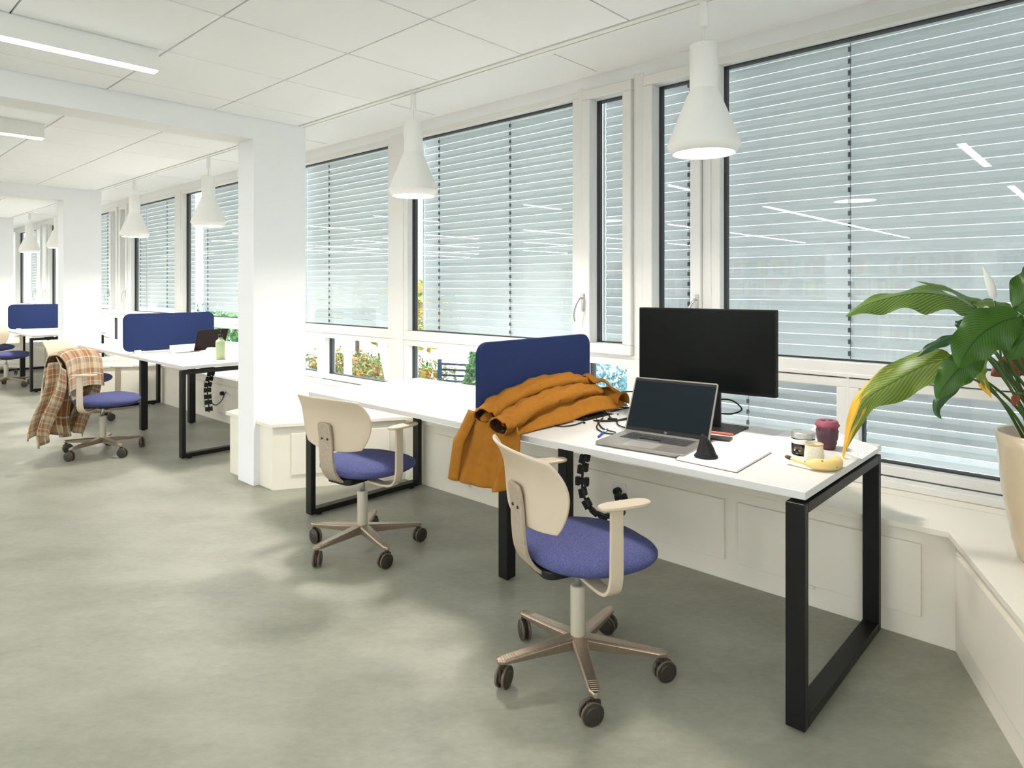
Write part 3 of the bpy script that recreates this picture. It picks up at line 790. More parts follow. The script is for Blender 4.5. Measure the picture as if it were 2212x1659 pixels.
# ------------------------------------------------------------------ camel coat over the desk edge
def coat():
    t = thing('camel_coat', (-2.02, 2.3, .742), 'camel wool coat bunched on the desk against the navy screen, hem hanging down', 'coat')
    L = Vector(t.location)
    pr = spline([(2.93, .765), (2.88, .835), (2.74, .872), (2.55, .880), (2.38, .868), (2.22, .842), (2.12, .815), (2.068, .775), (2.055, .70), (2.045, .61), (2.03, .525)], 6)
    n = len(pr)
    def at(u):
        k = u * (n - 1); i = min(int(k), n - 2); f = k - i; return pr[i].lerp(pr[i + 1], f)
    mb = MB()
    def fn(u, v):
        p = at(u); Y, Z = p.x, p.y
        hang = max(0, (u - .66) / .34)
        xa = -2.155 - .105 * hang - .0; xb = -1.90 + .035 * min(1, hang * 3)
        X = xa + (xb - xa) * v
        if u < .72:
            k = 1 - v ** 2.4
            base = .748
            Z = base + (Z - base) * (k * .9 + .1 if u < .66 else max(k, (u - .60) / .12 * .6 + .4 if u > .60 else 0))
        Z += (.012 * math.sin(v * 15 + u * 6) + .008 * math.sin(v * 31 + u * 9) + .004 * math.sin(v * 9 - u * 28)) * (1 - hang) * math.sin(min(1, v * 4) * PI / 2)
        Y += hang * (.020 * math.sin(v * 12.5 + 1.2) + .010 * math.sin(v * 23))
        Z += -.028 * hang * math.sin(v * PI * .9) + .02 * hang * v ** 4
        return Vector((X, Y, max(Z, .7475 if Y > 2.105 else Z))) - L
    mb.grid(70, 48, fn); mb.build('coat_body', M['coat'], t, smooth=True, solid=.006)
    # sleeves with open cuffs
    for pts, r in (([(-2.085, 2.84, .865), (-2.085, 2.66, .900), (-2.09, 2.45, .895), (-2.10, 2.26, .860), (-2.092, 2.13, .828), (-2.07, 2.055, .803)], .046),
                   ([(-2.00, 2.80, .835), (-1.985, 2.62, .860), (-1.975, 2.42, .855), (-1.96, 2.22, .835), (-1.945, 2.08, .800), (-1.94, 2.005, .785)], .045)):
        P = spline(pts, 8); m_ = len(P)
        P = [p - L for p in P]
        rr = [r * (.75 + .3 * min(1, i / (m_ * .25))) * (1 + .05 * math.sin(i * 1.1)) for i in range(m_)]
        mb = MB(); mb.tube(P, rr, 20, cap=False, sx=.72, sy=1.15)
        for i, v in enumerate(mb.v):
            k = i // 20; a = i % 20
            d = .005 * math.sin(a * 1.9 + k * .35) + .004 * math.sin(k * .8 + a) + .003 * math.sin(k * 1.7 + a * 2)
            mb.v[i] = (v[0], v[1], v[2] + d)
        sl = mb.build('sleeve', M['coat'], t, smooth=True, solid=.005)
        mb = MB(); mb.tube(P[-14:], [q * .80 for q in rr[-14:]], 20, cap=False, sx=.70, sy=1.12); mb.build('sleeve_lining', M['lining'], sl, smooth=True)
    # hanging placket strip at the left of the hem
    mb = MB()
    def f3(u, v):
        X = -2.165 - .055 * u + (.065) * (v - .5); Y = 2.085 - .075 * min(1, u * 3) - .012 * math.sin(v * PI); Z = .815 - .035 * min(1, u * 4) - .27 * u
        return Vector((X, Y, Z)) - L
    mb.grid(20, 8, f3); mb.build('belt', M['coat'], t, smooth=True, solid=.008)
    # collar and folded lapel at the far end
    mb = MB()
    def f4(u, v):
        a = v * PI * 1.15 - .25
        r = .062 - .008 * math.sin(u * 9)
        return Vector((-2.07 + .17 * u, 2.87 + r * math.cos(a) * .9 + .02 * u, .80 + r * math.sin(a) * .85 - .02 * u)) - L
    mb.grid(18, 14, f4); mb.build('collar', M['coat'], t, smooth=True, solid=.007)
    mb = MB()
    def f5(u, v):
        return Vector((-2.09 + .16 * v, 2.78 + .12 * u, .905 - .02 * v - .06 * u * v + .012 * math.sin(v * 9 + u * 4))) - L
    mb.grid(14, 14, f5); mb.build('lapel', M['coat'], t, smooth=True, solid=.006)
coat()

# ------------------------------------------------------------------ things on the nearest desk
def monitor():
    t = thing('monitor', (-1.37, 2.785, .7402), 'large black monitor switched off, standing behind the laptop', 'monitor', rz=math.radians(4.5))
    w, h = .632, .368; z0 = .165; cx = -.03
    mb = MB(); mb.prism(rrect(cx - w / 2, cx + w / 2, z0, z0 + h, .004, 3), -.020, .012, 'y'); b = mb.build('monitor_body', M['black2'], t, bevel=.002)
    MB().box(cx - w / 2 + .007, cx + w / 2 - .007, -.0215, -.0195, z0 + .012, z0 + h - .007).build('monitor_panel', M['screenb'], b)
    MB().box(-.035, .035, .012, .030, .006, .30).build('monitor_neck', M['blk'], t, bevel=.003)
    MB().prism(rrect(-.13, .13, -.10, .11, .006), 0, .007).build('monitor_foot', M['blk'], t, bevel=.002)
monitor()

def laptop():
    c = Vector((-1.395, 2.322, .7403)); t = thing('laptop', c, 'open grey laptop with a dark screen on the nearest desk', 'laptop', rz=math.radians(5.5))
    w, d = .372, .258
    MB().prism(rrect(-w / 2, w / 2, -d / 2, d / 2, .010), .003, .016).build('laptop_base', M['lapt'], t, bevel=.002)
    mb = MB()
    for r in range(6):
        n = 15
        for k in range(n):
            if r == 5 and 4 <= k <= 8:
                if k == 4: mb.box(-.138 + 4 * .0187, -.138 + 9 * .0187 - .003, .012 - .0, .012 + .0135, .016, .0175)
                continue
            x = -.138 + k * .0187; y = .105 - r * .0186
            mb.box(x, x + .0160, y - .0155 + (.006 if r == 0 else 0), y, .016, .0175)
    kb = mb.build('keyboard', M['key'], t)
    MB().box(-.145, .148, -.008, .112, .0160, .0163).build('keyboard_deck', mat('deck', lin(110, 108, 104), .45, .4), t)
    MB().box(-.075, .058, -.118, -.022, .016, .0165).build('touchpad', mat('touchpad_grey', lin(170, 166, 160), .35, .4), t)
    # lid
    a = math.radians(26); Mx = Matrix.Translation((0, d / 2 - .002, .014)) @ Matrix.Rotation(-a, 4, 'X')
    lid = MB().prism(rrect(-w / 2, w / 2, 0, .243, .010), -.005, .002, 'y', Mx).build('laptop_lid', M['lapt'], t, bevel=.0012)
    MB().box(-w / 2 + .006, w / 2 - .006, -.0062, -.0050, .006, .237, Mx).build('lid_bezel', M['blk'], lid)
    MB().box(-w / 2 + .008, w / 2 - .008, -.0068, -.0061, .022, .226, Mx).build('display', mat('display_glass', (.006, .010, .014, 1), .2, spec=.25), lid)
    mb = MB(); mb.box(-.033, .033, -.0070, -.0062, .228, .236, Mx); mb.build('camera_bar', M['blk'], lid)
    # round two-letter emblem under the display
    cu = bpy.data.curves.new('emblem_letters', 'FONT'); cu.body = 'hp'; cu.size = .013; cu.align_x = 'CENTER'; cu.shear = .3; cu.extrude = .0002
    tmp = bpy.data.objects.new('tmp_text', cu); C.objects.link(tmp)
    dg = bpy.context.evaluated_depsgraph_get(); me = bpy.data.meshes.new_from_object(tmp.evaluated_get(dg)); bpy.data.objects.remove(tmp)
    em = bpy.data.objects.new('emblem', me); C.objects.link(em); me.materials.clear(); me.materials.append(M['silver']); em.parent = lid
    em.matrix_local = Mx @ Matrix.Translation((0, -.0066, .0095)) @ Matrix.Rotation(PI / 2, 4, 'X')
laptop()

def vertical_mouse():
    t = thing('vertical_mouse', (-1.130, 2.262, .7495), 'black upright ergonomic mouse standing on the notebook', 'mouse', rz=math.radians(25))
    mb = MB()
    def fn(u, v):
        a = 2 * PI * u
        h = v
        rx = .026 * (1 - h) ** .8 + .009 * (1 - h * h) + .003; ry = .022 * (1 - h) ** .6 + .007
        if v >= 1: rx = ry = .0005
        cx = .004 * math.sin(h * PI) - .016 * h; cy = -.006 * h
        bul = 1 + .10 * math.cos(a - 2.5) * (1 - h)
        flare = 1.12 if h < .08 else 1
        return (cx + rx * math.cos(a) * bul * flare, cy + ry * math.sin(a) * bul * flare, .004 + .083 * h ** .95)
    mb.grid(32, 18, fn, closed_u=True); o = mb.build('mouse_body', M['blk'], t, smooth=True)
    mb = MB(); mb.lathe([(0, 0), (.038, 0), (.040, .004), (0, .006)], 32); 
    b = mb.build('mouse_base', M['blk'], t, smooth=True); b.scale = (1, .74, 1)
vertical_mouse()

def notebook():
    P = [onz(1460, 992, .744), onz(1592, 1020, .744), onz(1667, 977, .744), onz(1540, 953, .744)]
    c = sum(P, Vector()) / 4
    t = thing('notebook', (c.x, c.y, .7402), 'open spiral notebook with blank white pages under the mouse', 'notebook')
    loc = lambda s: [(c.x + (p.x - c.x) * s - c.x, c.y + (p.y - c.y) * s - c.y) for p in P]
    MB().prism(loc(1.0), 0, .0015).build('notebook_cover', mat('dark_red_card', lin(110, 60, 52), .6), t)
    MB().prism(loc(.985), .0016, .009).build('pages', M['paper'], t)
    a, b = Vector((P[0].x - c.x, P[0].y - c.y, .006)), Vector((P[3].x - c.x, P[3].y - c.y, .006))
    mb = MB()
    for k in range(34):
        p = a.lerp(b, (k + .5) / 34); d = (b - a).normalized(); nrm = Vector((-d.y, d.x, 0))
        mb.tube([p + nrm * (.005 * math.cos(q)) + Vector((0, 0, .0055 * math.sin(q))) for q in [i * PI / 4 for i in range(9)]], .0008, 5)
    mb.build('spiral', M['gasket'], t)
notebook()

def cup():
    t = thing('travel_cup', (-.868, 2.745, .7402), 'maroon reusable coffee cup with a grooved lid', 'cup')
    MB().lathe([(0, 0), (.0285, 0), (.030, .003), (.0395, .090), (.0385, .092)], 40).build('cup_body', mat('maroon_plastic', lin(96, 46, 48), .35), t, smooth=True)
    MB().lathe([(.0318, .018), (.0345, .020), (.0355, .036), (.0375, .037), (.0410, .071), (.0398, .074)], 40, cap=False).build('silicone_sleeve', mat('aubergine_silicone', lin(82, 52, 62), .6), t, smooth=True)
    lid = MB().lathe([(.0405, .086), (.0445, .089), (.0450, .095), (.041, .099), (.0395, .107), (.036, .110), (.020, .1085), (0, .1085)], 40).build('cup_lid', mat('dusky_red_silicone', lin(140, 68, 84), .55), t, smooth=True)
    mb = MB(); mb.box(-.022, -.004, -.012, -.006, .1088, .1125); mb.box(.004, .018, .004, .010, .1088, .112); mb.build('sip_tab', mat('dusky_red_silicone_tab', lin(120, 56, 72), .55), lid, bevel=.001)
cup()
def jar():
    t = thing('glass_jar', (-.905, 2.590, .7402), 'round glass jar of nuts with a steel screw lid', 'jar')
    gm = bpy.data.materials.new('jar_glass'); gm.use_nodes = True; nt = gm.node_tree; nt.nodes.remove(nt.nodes['Principled BSDF'])
    tr = node(nt, 'ShaderNodeBsdfTransparent'); tr.inputs[0].default_value = (.96, .97, .96, 1); gl = node(nt, 'ShaderNodeBsdfGlossy'); gl.inputs['Roughness'].default_value = .03
    lw = node(nt, 'ShaderNodeLayerWeight'); lw.inputs[0].default_value = .25; mx = node(nt, 'ShaderNodeMixShader')
    nt.links.new(lw.outputs['Fresnel'], mx.inputs[0]); nt.links.new(tr.outputs[0], mx.inputs[1]); nt.links.new(gl.outputs[0], mx.inputs[2]); nt.links.new(mx.outputs[0], nt.nodes['Material Output'].inputs[0])
    MB().lathe([(0, 0), (.038, 0), (.041, .004), (.042, .030), (.041, .055), (.038, .062), (.038, .066)], 40, cap=False).build('jar_glass', gm, t, smooth=True)
    MB().lathe([(0, .064), (.0425, .064), (.0425, .084), (.040, .086), (.036, .084), (0, .084)], 40).build('jar_lid', M['silver'], t, smooth=False, bevel=.001)
    # nuts, dried fruit
    mb = MB(); rr = random.Random(3)
    for k in range(60):
        a = rr.uniform(0, 2 * PI); r = rr.uniform(.0, .031) ; z = .006 + rr.uniform(0, .034); s = rr.uniform(.006, .009)
        c = (r * math.cos(a), r * math.sin(a), z)
        mb.lathe([(0, -s), (s * .7, -s * .6), (s, 0), (s * .7, s * .6), (0, s)], 7, c, cap=False)
    tag(mb.build('mixed_nuts', island_mat('nuts', [lin(*c) for c in ((84, 60, 52), (120, 96, 80), (60, 42, 40), (150, 120, 90))]), t), kind='stuff')
    # paper label band (upper half blank white)
    MB().lathe([(.0424, .044), (.0424, .060)], 40, cap=False).build('jar_label', M['paper'], t, smooth=True)
jar()
def beaker():
    t = thing('ceramic_beaker', (-.838, 2.508, .7402), 'small speckled cream ceramic beaker with a brown rim', 'beaker')
    cer = mat('speckled_glaze', lin(222, 218, 198), .3, noise=(120, .08))
    MB().lathe([(0, 0), (.032, 0), (.034, .004), (.033, .03), (.030, .052), (.0305, .062), (.031, .064), (.028, .064), (.027, .05), (.028, .01), (0, .008)], 36, cap=False).build('beaker_body', cer, t, smooth=True)
    MB().lathe([(.0306, .0605), (.0318, .0645), (.0295, .0668), (.0275, .0635)], 36, cap=False).build('beaker_rim', mat('brown_rim_glaze', lin(196, 164, 112), .35, noise=(80, .25)), t, smooth=True)
beaker()
def banana():
    t = thing('banana', (-.79, 2.43, .7402), 'yellow banana with brown spots lying at the desk corner', 'banana')
    P = spline([(-.092, -.028, .024), (-.062, -.036, .020), (-.038, -.040, .018), (-.008, -.042, .021), (.026, -.026, .020), (.044, .010, .020), (.038, .050, .020), (.008, .078, .019)], 7)
    n = len(P); rr = []
    for i in range(n):
        s = i / (n - 1)
        rr.append(.0055 + .002 * s if s < .28 else .0062 + .0138 * min(1, (s - .28) / .16) if s < .86 else max(.004, .020 * (1 - ((s - .86) / .15) ** 2)))
    bm = mat('banana_peel', lin(228, 196, 122), .45); nt = bm.node_tree; b = nt.nodes['Principled BSDF']
    tc = node(nt, 'ShaderNodeTexCoord'); v = node(nt, 'ShaderNodeTexVoronoi'); v.inputs['Scale'].default_value = 38; nt.links.new(tc.outputs['Object'], v.inputs['Vector'])
    r = node(nt, 'ShaderNodeValToRGB'); r.color_ramp.elements[0].position = .10; r.color_ramp.elements[0].color = lin(120, 78, 44); r.color_ramp.elements[1].position = .2; r.color_ramp.elements[1].color = lin(230, 198, 126)
    nt.links.new(v.outputs['Distance'], r.inputs[0]); nt.links.new(r.outputs[0], b.inputs['Base Color'])
    MB().tube(P, rr, 10).build('banana_fruit', bm, t, smooth=True)
    MB().tube([(-.112, -.024, .026), (-.100, -.026, .025), (-.090, -.0285, .024)], [.004, .008, .0065], 8).build('banana_stem', mat('dark_stem', lin(88, 56, 40), .7), t, smooth=True)
banana()
def papers():
    for pts, lb, z in (([(1727, 946), (1765, 918), (1898, 968), (1862, 992)], 'printed white sheet lying under the cup at the desk corner', .7403),
                    ([(1628, 968), (1700, 930), (1745, 938), (1690, 985)], 'loose blank white sheet behind the notebook', .7403)):
        P = [onz(a, b, .74) for a, b in pts]; c = sum(P, Vector()) / 4; P = [p - c for p in P]
        t = thing('paper_sheet', (c.x, c.y, z), lb, 'paper')
        MB().prism([(p.x, p.y) for p in P], 0, .0006).build('sheet', M['paper'], t)
        if 'printed' in lb:
            mb = MB(); rr = random.Random(5)
            a, b, d = P[3], P[2], P[0]
            U = (P[2] - P[1]); V = (P[0] - P[1])
            for i in range(16):
                s = .08; 
                while s < .9:
                    l = rr.uniform(.02, .06)
                    o = P[1] + V * (.08 + i * .052) + U * s
                    e = U * l; q = V * .014
                    mb.add([o + Vector((0, 0, .0008)), o + e + Vector((0, 0, .0008)), o + e + q + Vector((0, 0, .0008)), o + q + Vector((0, 0, .0008))], [(0, 1, 2, 3)])
                    s += l + .014
            mb.build('print', mat('grey_ink', (.42, .42, .43, 1), .8), t)
papers()
t = thing('ballpoint_pen', (-1.655, 2.36, .7402), 'blue and white ballpoint pen lying left of the laptop', 'pen')
MB().tube([(.028, -.075, .006), (-.005, .01, .006)], .0048, 10).build('pen_barrel', mat('blue_plastic', lin(50, 62, 150), .3), t, smooth=True)
MB().tube([(-.005, .01, .006), (-.018, .045, .006)], .0046, 10).build('pen_grip', M['tray'], t, smooth=True)
MB().tube([(-.018, .045, .006), (-.026, .068, .006)], .0042, 10).build('pen_cap', mat('blue_plastic_cap', lin(40, 52, 140), .3), t, smooth=True)
t = thing('phone', (-1.27, 2.605, .7402), 'dark grey phone lying in front of the monitor foot', 'phone', rz=math.radians(12))
MB().prism(rrect(-.07, .07, -.033, .033, .008), 0, .008).build('phone_body', mat('dark_grey_metal', (.05, .05, .055, 1), .35, .5), t, bevel=.002)
t = thing('marker_pen', (-1.28, 2.665, .7475), 'coral highlighter pen lying on the monitor foot', 'pen', rz=math.radians(8))
MB().tube([(-.07, 0, .0052), (.062, 0, .0052)], .005, 10).build('marker_body', mat('coral_plastic', lin(226, 110, 88), .4), t, smooth=True)

def power_box(x, y, rz, label):
    t = thing('cable_tray_box', (x, y, .7402), label, 'cable box', 'flap boxes set into the desks', rz)
    MB().box(-.13, .13, -.045, .045, .0, .006).build('box_opening', M['blk'], t)
    mb = MB(); ring_ = [(-.14, .14, -.055, -.045), (-.14, .14, .045, .055), (-.14, -.13, -.055, .055), (.13, .14, -.055, .055)]
    for a, b, c, d in ring_: mb.box(a, b, c, d, 0, .007)
    mb.build('box_rim', M['tray'], t)
    Mx = Matrix.Translation((0, .05, .006)) @ Matrix.Rotation(math.radians(-28), 4, 'X')
    MB().box(-.138, .138, -.003, .003, 0, .078, Mx).build('flap_lid', M['tray'], t, bevel=.001)
power_box(-1.90, 2.62, math.radians(90), 'open black flap box half under the coat')
power_box(-6.62, 2.58, math.radians(95), 'open white flap box with plugs and white cables by the middle navy screen')

def cable(name, pts, r, label, m, grp=None, cat='cable'):
    P = spline(pts, 8); c = P[0].copy(); mb = MB(); mb.tube([p - c for p in P], r, 8)
    o = mb.build(name, m, None, smooth=True); o.location = c; tag(o, label, cat, grp); return o
zc = .7448
g_ = 'black computer cables on the nearest desk'
def zz(px, py, z=zc): return tuple(onz(px, py, z))
cable('power_cable', [zz(1178, 916), zz(1215, 921), zz(1250, 915), zz(1282, 900), zz(1290, 908), zz(1302, 925), zz(1330, 934)], .003, 'thin black cable curving in front of the plug', M['blk'], g_)
cable('power_cable', [zz(1228, 872, .80), zz(1262, 866, .79), zz(1296, 880, .76), zz(1320, 903), zz(1322, 908), zz(1288, 908)], .0036, 'thick black cable arching out of the flap box', M['blk'], g_)
cable('power_cable', [zz(1225, 880, .76), zz(1245, 898), zz(1290, 909), zz(1350, 906), zz(1390, 895), zz(1440, 890)], .0038, 'black cable running straight behind the laptop', M['blk'], g_)
cable('power_cable', [zz(1470, 868, .76), zz(1400, 878), zz(1340, 880), zz(1302, 875, .75), zz(1300, 862, .765), zz(1330, 848, .77), zz(1400, 846, .76), zz(1450, 850, .75)], .0034, 'black cable in a wide loop by the window, left of the laptop', M['blk'], g_)
cable('power_cable', [zz(1430, 884), zz(1370, 880), zz(1320, 890), zz(1296, 910), zz(1290, 925), zz(1310, 936), zz(1345, 938)], .0032, 'black cable coiled beside the pen', M['blk'], g_)
cable('power_cable', [zz(1400, 895), zz(1345, 905), zz(1333, 912), zz(1345, 922), zz(1400, 930)], .003, 'black cable looping under the laptop', M['blk'], g_)
pA, pB, pC_, pD = [tuple(ony(a, b, 2.84)) for a, b in ((1545, 863), (1590, 870), (1602, 885), (1548, 892))]
cable('power_cable', [pA, tuple(ony(1572, 863, 2.84)), pB, pC_, tuple(ony(1580, 894, 2.84)), pD], .0036, 'black cable looped behind the monitor stand', M['blk'], g_)
t = thing('cable_connector', onz(1262, 907, .7402), 'black display plug with bare metal tip on the desk', 'plug', rz=math.radians(15))
MB().box(-.030, .012, -.011, .011, .0, .011).build('plug_body', M['blk'], t, bevel=.003)
MB().box(-.044, -.030, -.007, .007, .003, .008).build('plug_tip', M['silver'], t)
t = thing('cable_adapter', onz(1323, 910, .7402), 'small black barrel adapter on the cable', 'adapter', rz=math.radians(20))
MB().box(-.022, .022, -.0085, .0085, .0, .015).build('adapter_body', M['blk'], t, bevel=.003)

def cable_spine(pts, label, n=11):
    P = spline(pts, 10); t = thing('cable_spine', P[0], label, 'cable guide', 'black jointed cable guides under the desks')
    L = P[0].copy(); tot = len(P) - 1
    for k in range(n):
        i = int((k + .5) / n * tot); p = P[i] - L; tn = (P[min(i + 2, tot)] - P[max(i - 2, 0)]).normalized()
        seg = (P[-1] - P[0]).length
        q = tn.to_track_quat('Z', 'Y').to_matrix().to_4x4()
        Mx = Matrix.Translation(p) @ q
        mb = MB()
        for sx in (-1, 1): mb.box(sx * .021 - .010, sx * .021 + .010, -.011, .011, -.020, .020, Mx)
        mb.box(-.014, .014, -.009, .009, -.013, .013, Mx); mb.box(-.034, .034, -.004, .004, -.017, .012, Mx)
        mb.build('spine_link', M['blk'], t, bevel=.002)
    MB().tube([p - L for p in P], .006, 8).build('cable', M['blk'], t, smooth=True)
cable_spine([(-1.845, 2.52, .70), (-1.865, 2.52, .60), (-1.885, 2.52, .50), (-1.88, 2.52, .40), (-1.84, 2.54, .325), (-1.80, 2.62, .285), (-1.84, 2.78, .285), (-1.93, 2.90, .31)], 'black jointed cable guide hanging under the nearest desk', 13)
cable_spine([(-6.13, 2.6, .68), (-6.15, 2.6, .60), (-6.20, 2.6, .52), (-6.24, 2.6, .42), (-6.22, 2.6, .32), (-6.20, 2.6, .22)], 'black jointed cable guide hanging under the desk beyond the column', 9)
cable('power_cable', [(-6.21, 2.6, .33), (-6.25, 2.68, .27), (-6.5, 2.85, .27), (-6.62, 2.93, .31), (-6.68, 2.972, .315)], .005, 'black lead from the far cable guide to the wall socket', M['blk'])
def socket(x, z, label):
    t = thing('wall_socket', (x, 2.974, z), label, 'socket', 'sockets on the bench cabinets')
    MB().prism(rrect(-.04, .04, -.04, .04, .008), -.022, -.0135, 'y').build('socket_plate', M['tray'], t, bevel=.002)
    mb = MB(); mb.tube([(0, -.023, 0), (0, -.055, 0)], .02, 14); mb.build('plug', M['blk'], t, bevel=.003)
socket(-6.70, .30, 'white wall socket with a black plug on the far bench'); socket(-1.97, .30, 'wall socket with a black plug behind the nearest cable guide')

# ------------------------------------------------------------------ things on the desk beyond the column
b0 = onz(476, 776, .74)
t = thing('water_bottle', (b0.x, b0.y, .7402), 'pale green metal bottle with a black loop cap', 'bottle')
MB().lathe([(0, 0), (.036, 0), (.039, .004), (.039, .150), (.036, .162), (.021, .175), (.0165, .182), (.0165, .198), (0, .198)], 36).build('bottle_body', mat('sage_enamel', lin(172, 186, 142), .3), t, smooth=True)
MB().lathe([(.019, .192), (.019, .214), (.016, .218)], 24).build('bottle_cap', M['blk'], t, bevel=.001)
MB().tube([(-.014, 0, .216), (-.016, 0, .238), (-.008, 0, .247), (.008, 0, .247), (.016, 0, .238), (.014, 0, .216)], .0035, 8).build('cap_loop', M['blk'], t, smooth=True)
c0 = onz(432, 757, .74)
t = thing('laptop', (c0.x + .02, c0.y + .02, .7402), 'black laptop standing open behind the green bottle', 'laptop', rz=math.radians(100))
MB().prism(rrect(-.16, .16, -.11, .11, .01), .002, .014).build('laptop_base', M['lapt'], t, bevel=.002)
Mx = Matrix.Translation((0, -.105, .012)) @ Matrix.Rotation(math.radians(20), 4, 'X')
MB().prism(rrect(-.16, .16, 0, .215, .01), -.004, .004, 'y', Mx).build('laptop_lid', mat('dark_maroon_shell', lin(26, 12, 12), .4, spec=.2), t, bevel=.001)
s0 = onz(470, 768, .74)
t = thing('folded_scarf', (s0.x + .02, s0.y + .05, .7402), 'cream scarf heaped on the desk around the green bottle', 'scarf')
for (dx, dy, sx, sy, sz, ph) in ((-.22, -.02, .15, .10, .045, 0), (.10, .13, .16, .12, .075, 2)):
    mb = MB()
    def fs(u, v):
        a = 2 * PI * u; r = v
        h = (1 - r * r) ** .8 if r < 1 else 0
        w = 1 + .12 * math.sin(5 * a + ph) + .06 * math.sin(9 * a)
        return (dx + sx * r * math.cos(a) * w, dy + sy * r * math.sin(a) * w, .002 + sz * h * (1 + .35 * math.sin(a * 3 + r * 9 + ph)))
    mb.grid(48, 14, fs, closed_u=True); mb.build('scarf_fold', mat('cream_wool', lin(238, 214, 186), .95, noise=(30, .1), bump=(200, .4)), t, smooth=True)
k0 = onz(392, 752, .74)
for q, l in ((0, 'thick white cable coiled beside the dark laptop'), (1, 'thin white cable crossing the flap box')):
    cable('charging_cable', [(k0.x - .12, k0.y - .02 * q, .746), (k0.x - .03, k0.y + .05, .775 - .01 * q), (k0.x + .03, k0.y + .02 - .06 * q, .79), (k0.x + .08, k0.y + .12, .77), (k0.x + .03, k0.y + .18, .79), (k0.x + .12, k0.y + .2, .746)], .004 - q * .001, l, M['tray'])
t = thing('power_plug', onz(371, 758, .7402), 'white power plug lying by the far flap box', 'plug')
MB().lathe([(0, 0), (.022, 0), (.022, .03), (.012, .045), (0, .045)], 18).build('plug_body', M['tray'], t, smooth=True)
e0 = onz(306, 761, .7402)
t = thing('earphone_case', e0, 'small white case lying in front of the middle navy screen', 'case')
MB().prism(rrect(-.05, .05, -.022, .022, .018), 0, .02).build('case_body', M['tray'], t, bevel=.006)

# ------------------------------------------------------------------ potted plant
PC = Vector((-.165, 2.86, ZB + .001))
t = thing('plant_pot', PC, 'tall glossy beige ceramic pot at the right edge', 'pot')
MB().lathe([(0, 0), (.115, 0), (.120, .006), (.136, .06), (.166, .24), (.180, .385), (.183, .425), (.178, .430), (.171, .424), (.165, .36), (.0, .35)], 64, cap=False).build('pot_body', M['pot'], t, smooth=True)
tag(MB().lathe([(0, .352), (.164, .352), (.164, .362), (.1, .372), (0, .375)], 40, cap=False).build('soil', M['soil'], t, smooth=True), kind='stuff')
def leaf(mid, hw, m, stemroot, parent, side=None, fold=.25, wave=.17, tipw=1.0, sub=0):
    """mid: list of world points base->tip; hw: half width; one leaf with its stalk"""
    P = spline(mid, 8); n = len(P); L = PC
    nrm = Vector(side or (.25, -.75, .6)).normalized()
    mb = MB(); nv = 11
    vs = []; uv = []
    ln = sum((P[i + 1] - P[i]).length for i in range(n - 1)); acc = 0
    for i in range(n):
        if i: acc += (P[i] - P[i - 1]).length
        s = acc / ln
        tn = (P[min(i + 1, n - 1)] - P[max(i - 1, 0)]).normalized()
        sd = tn.cross(nrm).normalized(); up = sd.cross(tn).normalized()
        w = hw * (math.sin(PI * min(1, s ** (.72 if tipw == 1 else .46))) ** (.72 if tipw == 1 else 1.25)) * (1 + .06 * math.sin(s * 19 + hw * 90)) if 0 < s < 1 else 0
        for j in range(nv):
            q = j / (nv - 1) * 2 - 1
            p = P[i] + sd * (q * w * math.cos(fold * abs(q))) + up * (-abs(q) * w * fold + wave * w * abs(q) ** 3 * math.sin(s * 17 + q * 2) )
            vs.append(p - L); uv.append((q / 2 + .5, s))
    fs = [(i * nv + j, i * nv + j + 1, (i + 1) * nv + j + 1, (i + 1) * nv + j) for i in range(n - 1) for j in range(nv - 1)]
    mb.add(vs, fs, uv)
    lf = mb.build('leaf', m, parent, smooth=True)
    a = Vector(stemroot); b = P[0]; d = (P[1] - P[0]).normalized()
    st = spline([a, a.lerp(b, .35) + Vector((0, 0, .05)), a.lerp(b, .75) + Vector((0, 0, .04)), b, P[2]], 6)
    MB().tube([p - L for p in st], [.0055 - .003 * i / len(st) for i in range(len(st))], 8).build('leaf_stalk', M['stem'], lf, smooth=True)
t = thing('peace_lily', PC + Vector((0, 0, .37)), 'leafy peace lily with one white flower and a yellowing leaf', 'plant')
t.location = PC
def Pp(l, y0, y1):
    n = len(l); return [tuple(ony(a, b, y0 + (y1 - y0) * i / (n - 1))) for i, (a, b) in enumerate(l)]
rt = lambda dx, dy: tuple(PC + Vector((dx, dy, .36)))
leaf(Pp([(2112, 672), (2060, 643), (1985, 633), (1915, 645), (1862, 662), (1826, 684)], 2.70, 2.52), .072, M['leafl'], rt(-.05, .02), t, side=(.1, -.55, .8), fold=.35)
leaf(Pp([(2165, 690), (2140, 655), (2090, 640), (2040, 618), (1975, 606)], 2.86, 2.80), .040, M['leafl'], rt(-.03, .05), t, side=(0, -.2, .95), fold=.3)
leaf(Pp([(2060, 772), (1995, 790), (1925, 828), (1872, 862), (1848, 905), (1833, 945), (1822, 985), (1838, 992)], 2.72, 2.60), .072, M['leafy'], rt(-.08, -.02), t, side=(.25, -.75, .45), fold=.3, wave=.18, tipw=.3)
leaf(Pp([(2208, 683), (2165, 695), (2120, 722), (2088, 760), (2074, 795)], 2.55, 2.44), .074, M['leaf'], rt(-.02, -.06), t, side=(.1, -.9, .35), fold=.15)
leaf(Pp([(2125, 765), (2085, 785), (2050, 820), (2022, 862)], 2.58, 2.50), .050, M['leaf'], rt(-.06, -.05), t, side=(.1, -.9, .3), fold=.2)
leaf(Pp([(2190, 668), (2225, 640), (2262, 600), (2290, 540)], 2.62, 2.60), .085, M['leaf'], rt(.03, -.04), t, side=(-.2, -.9, .3), fold=.15)
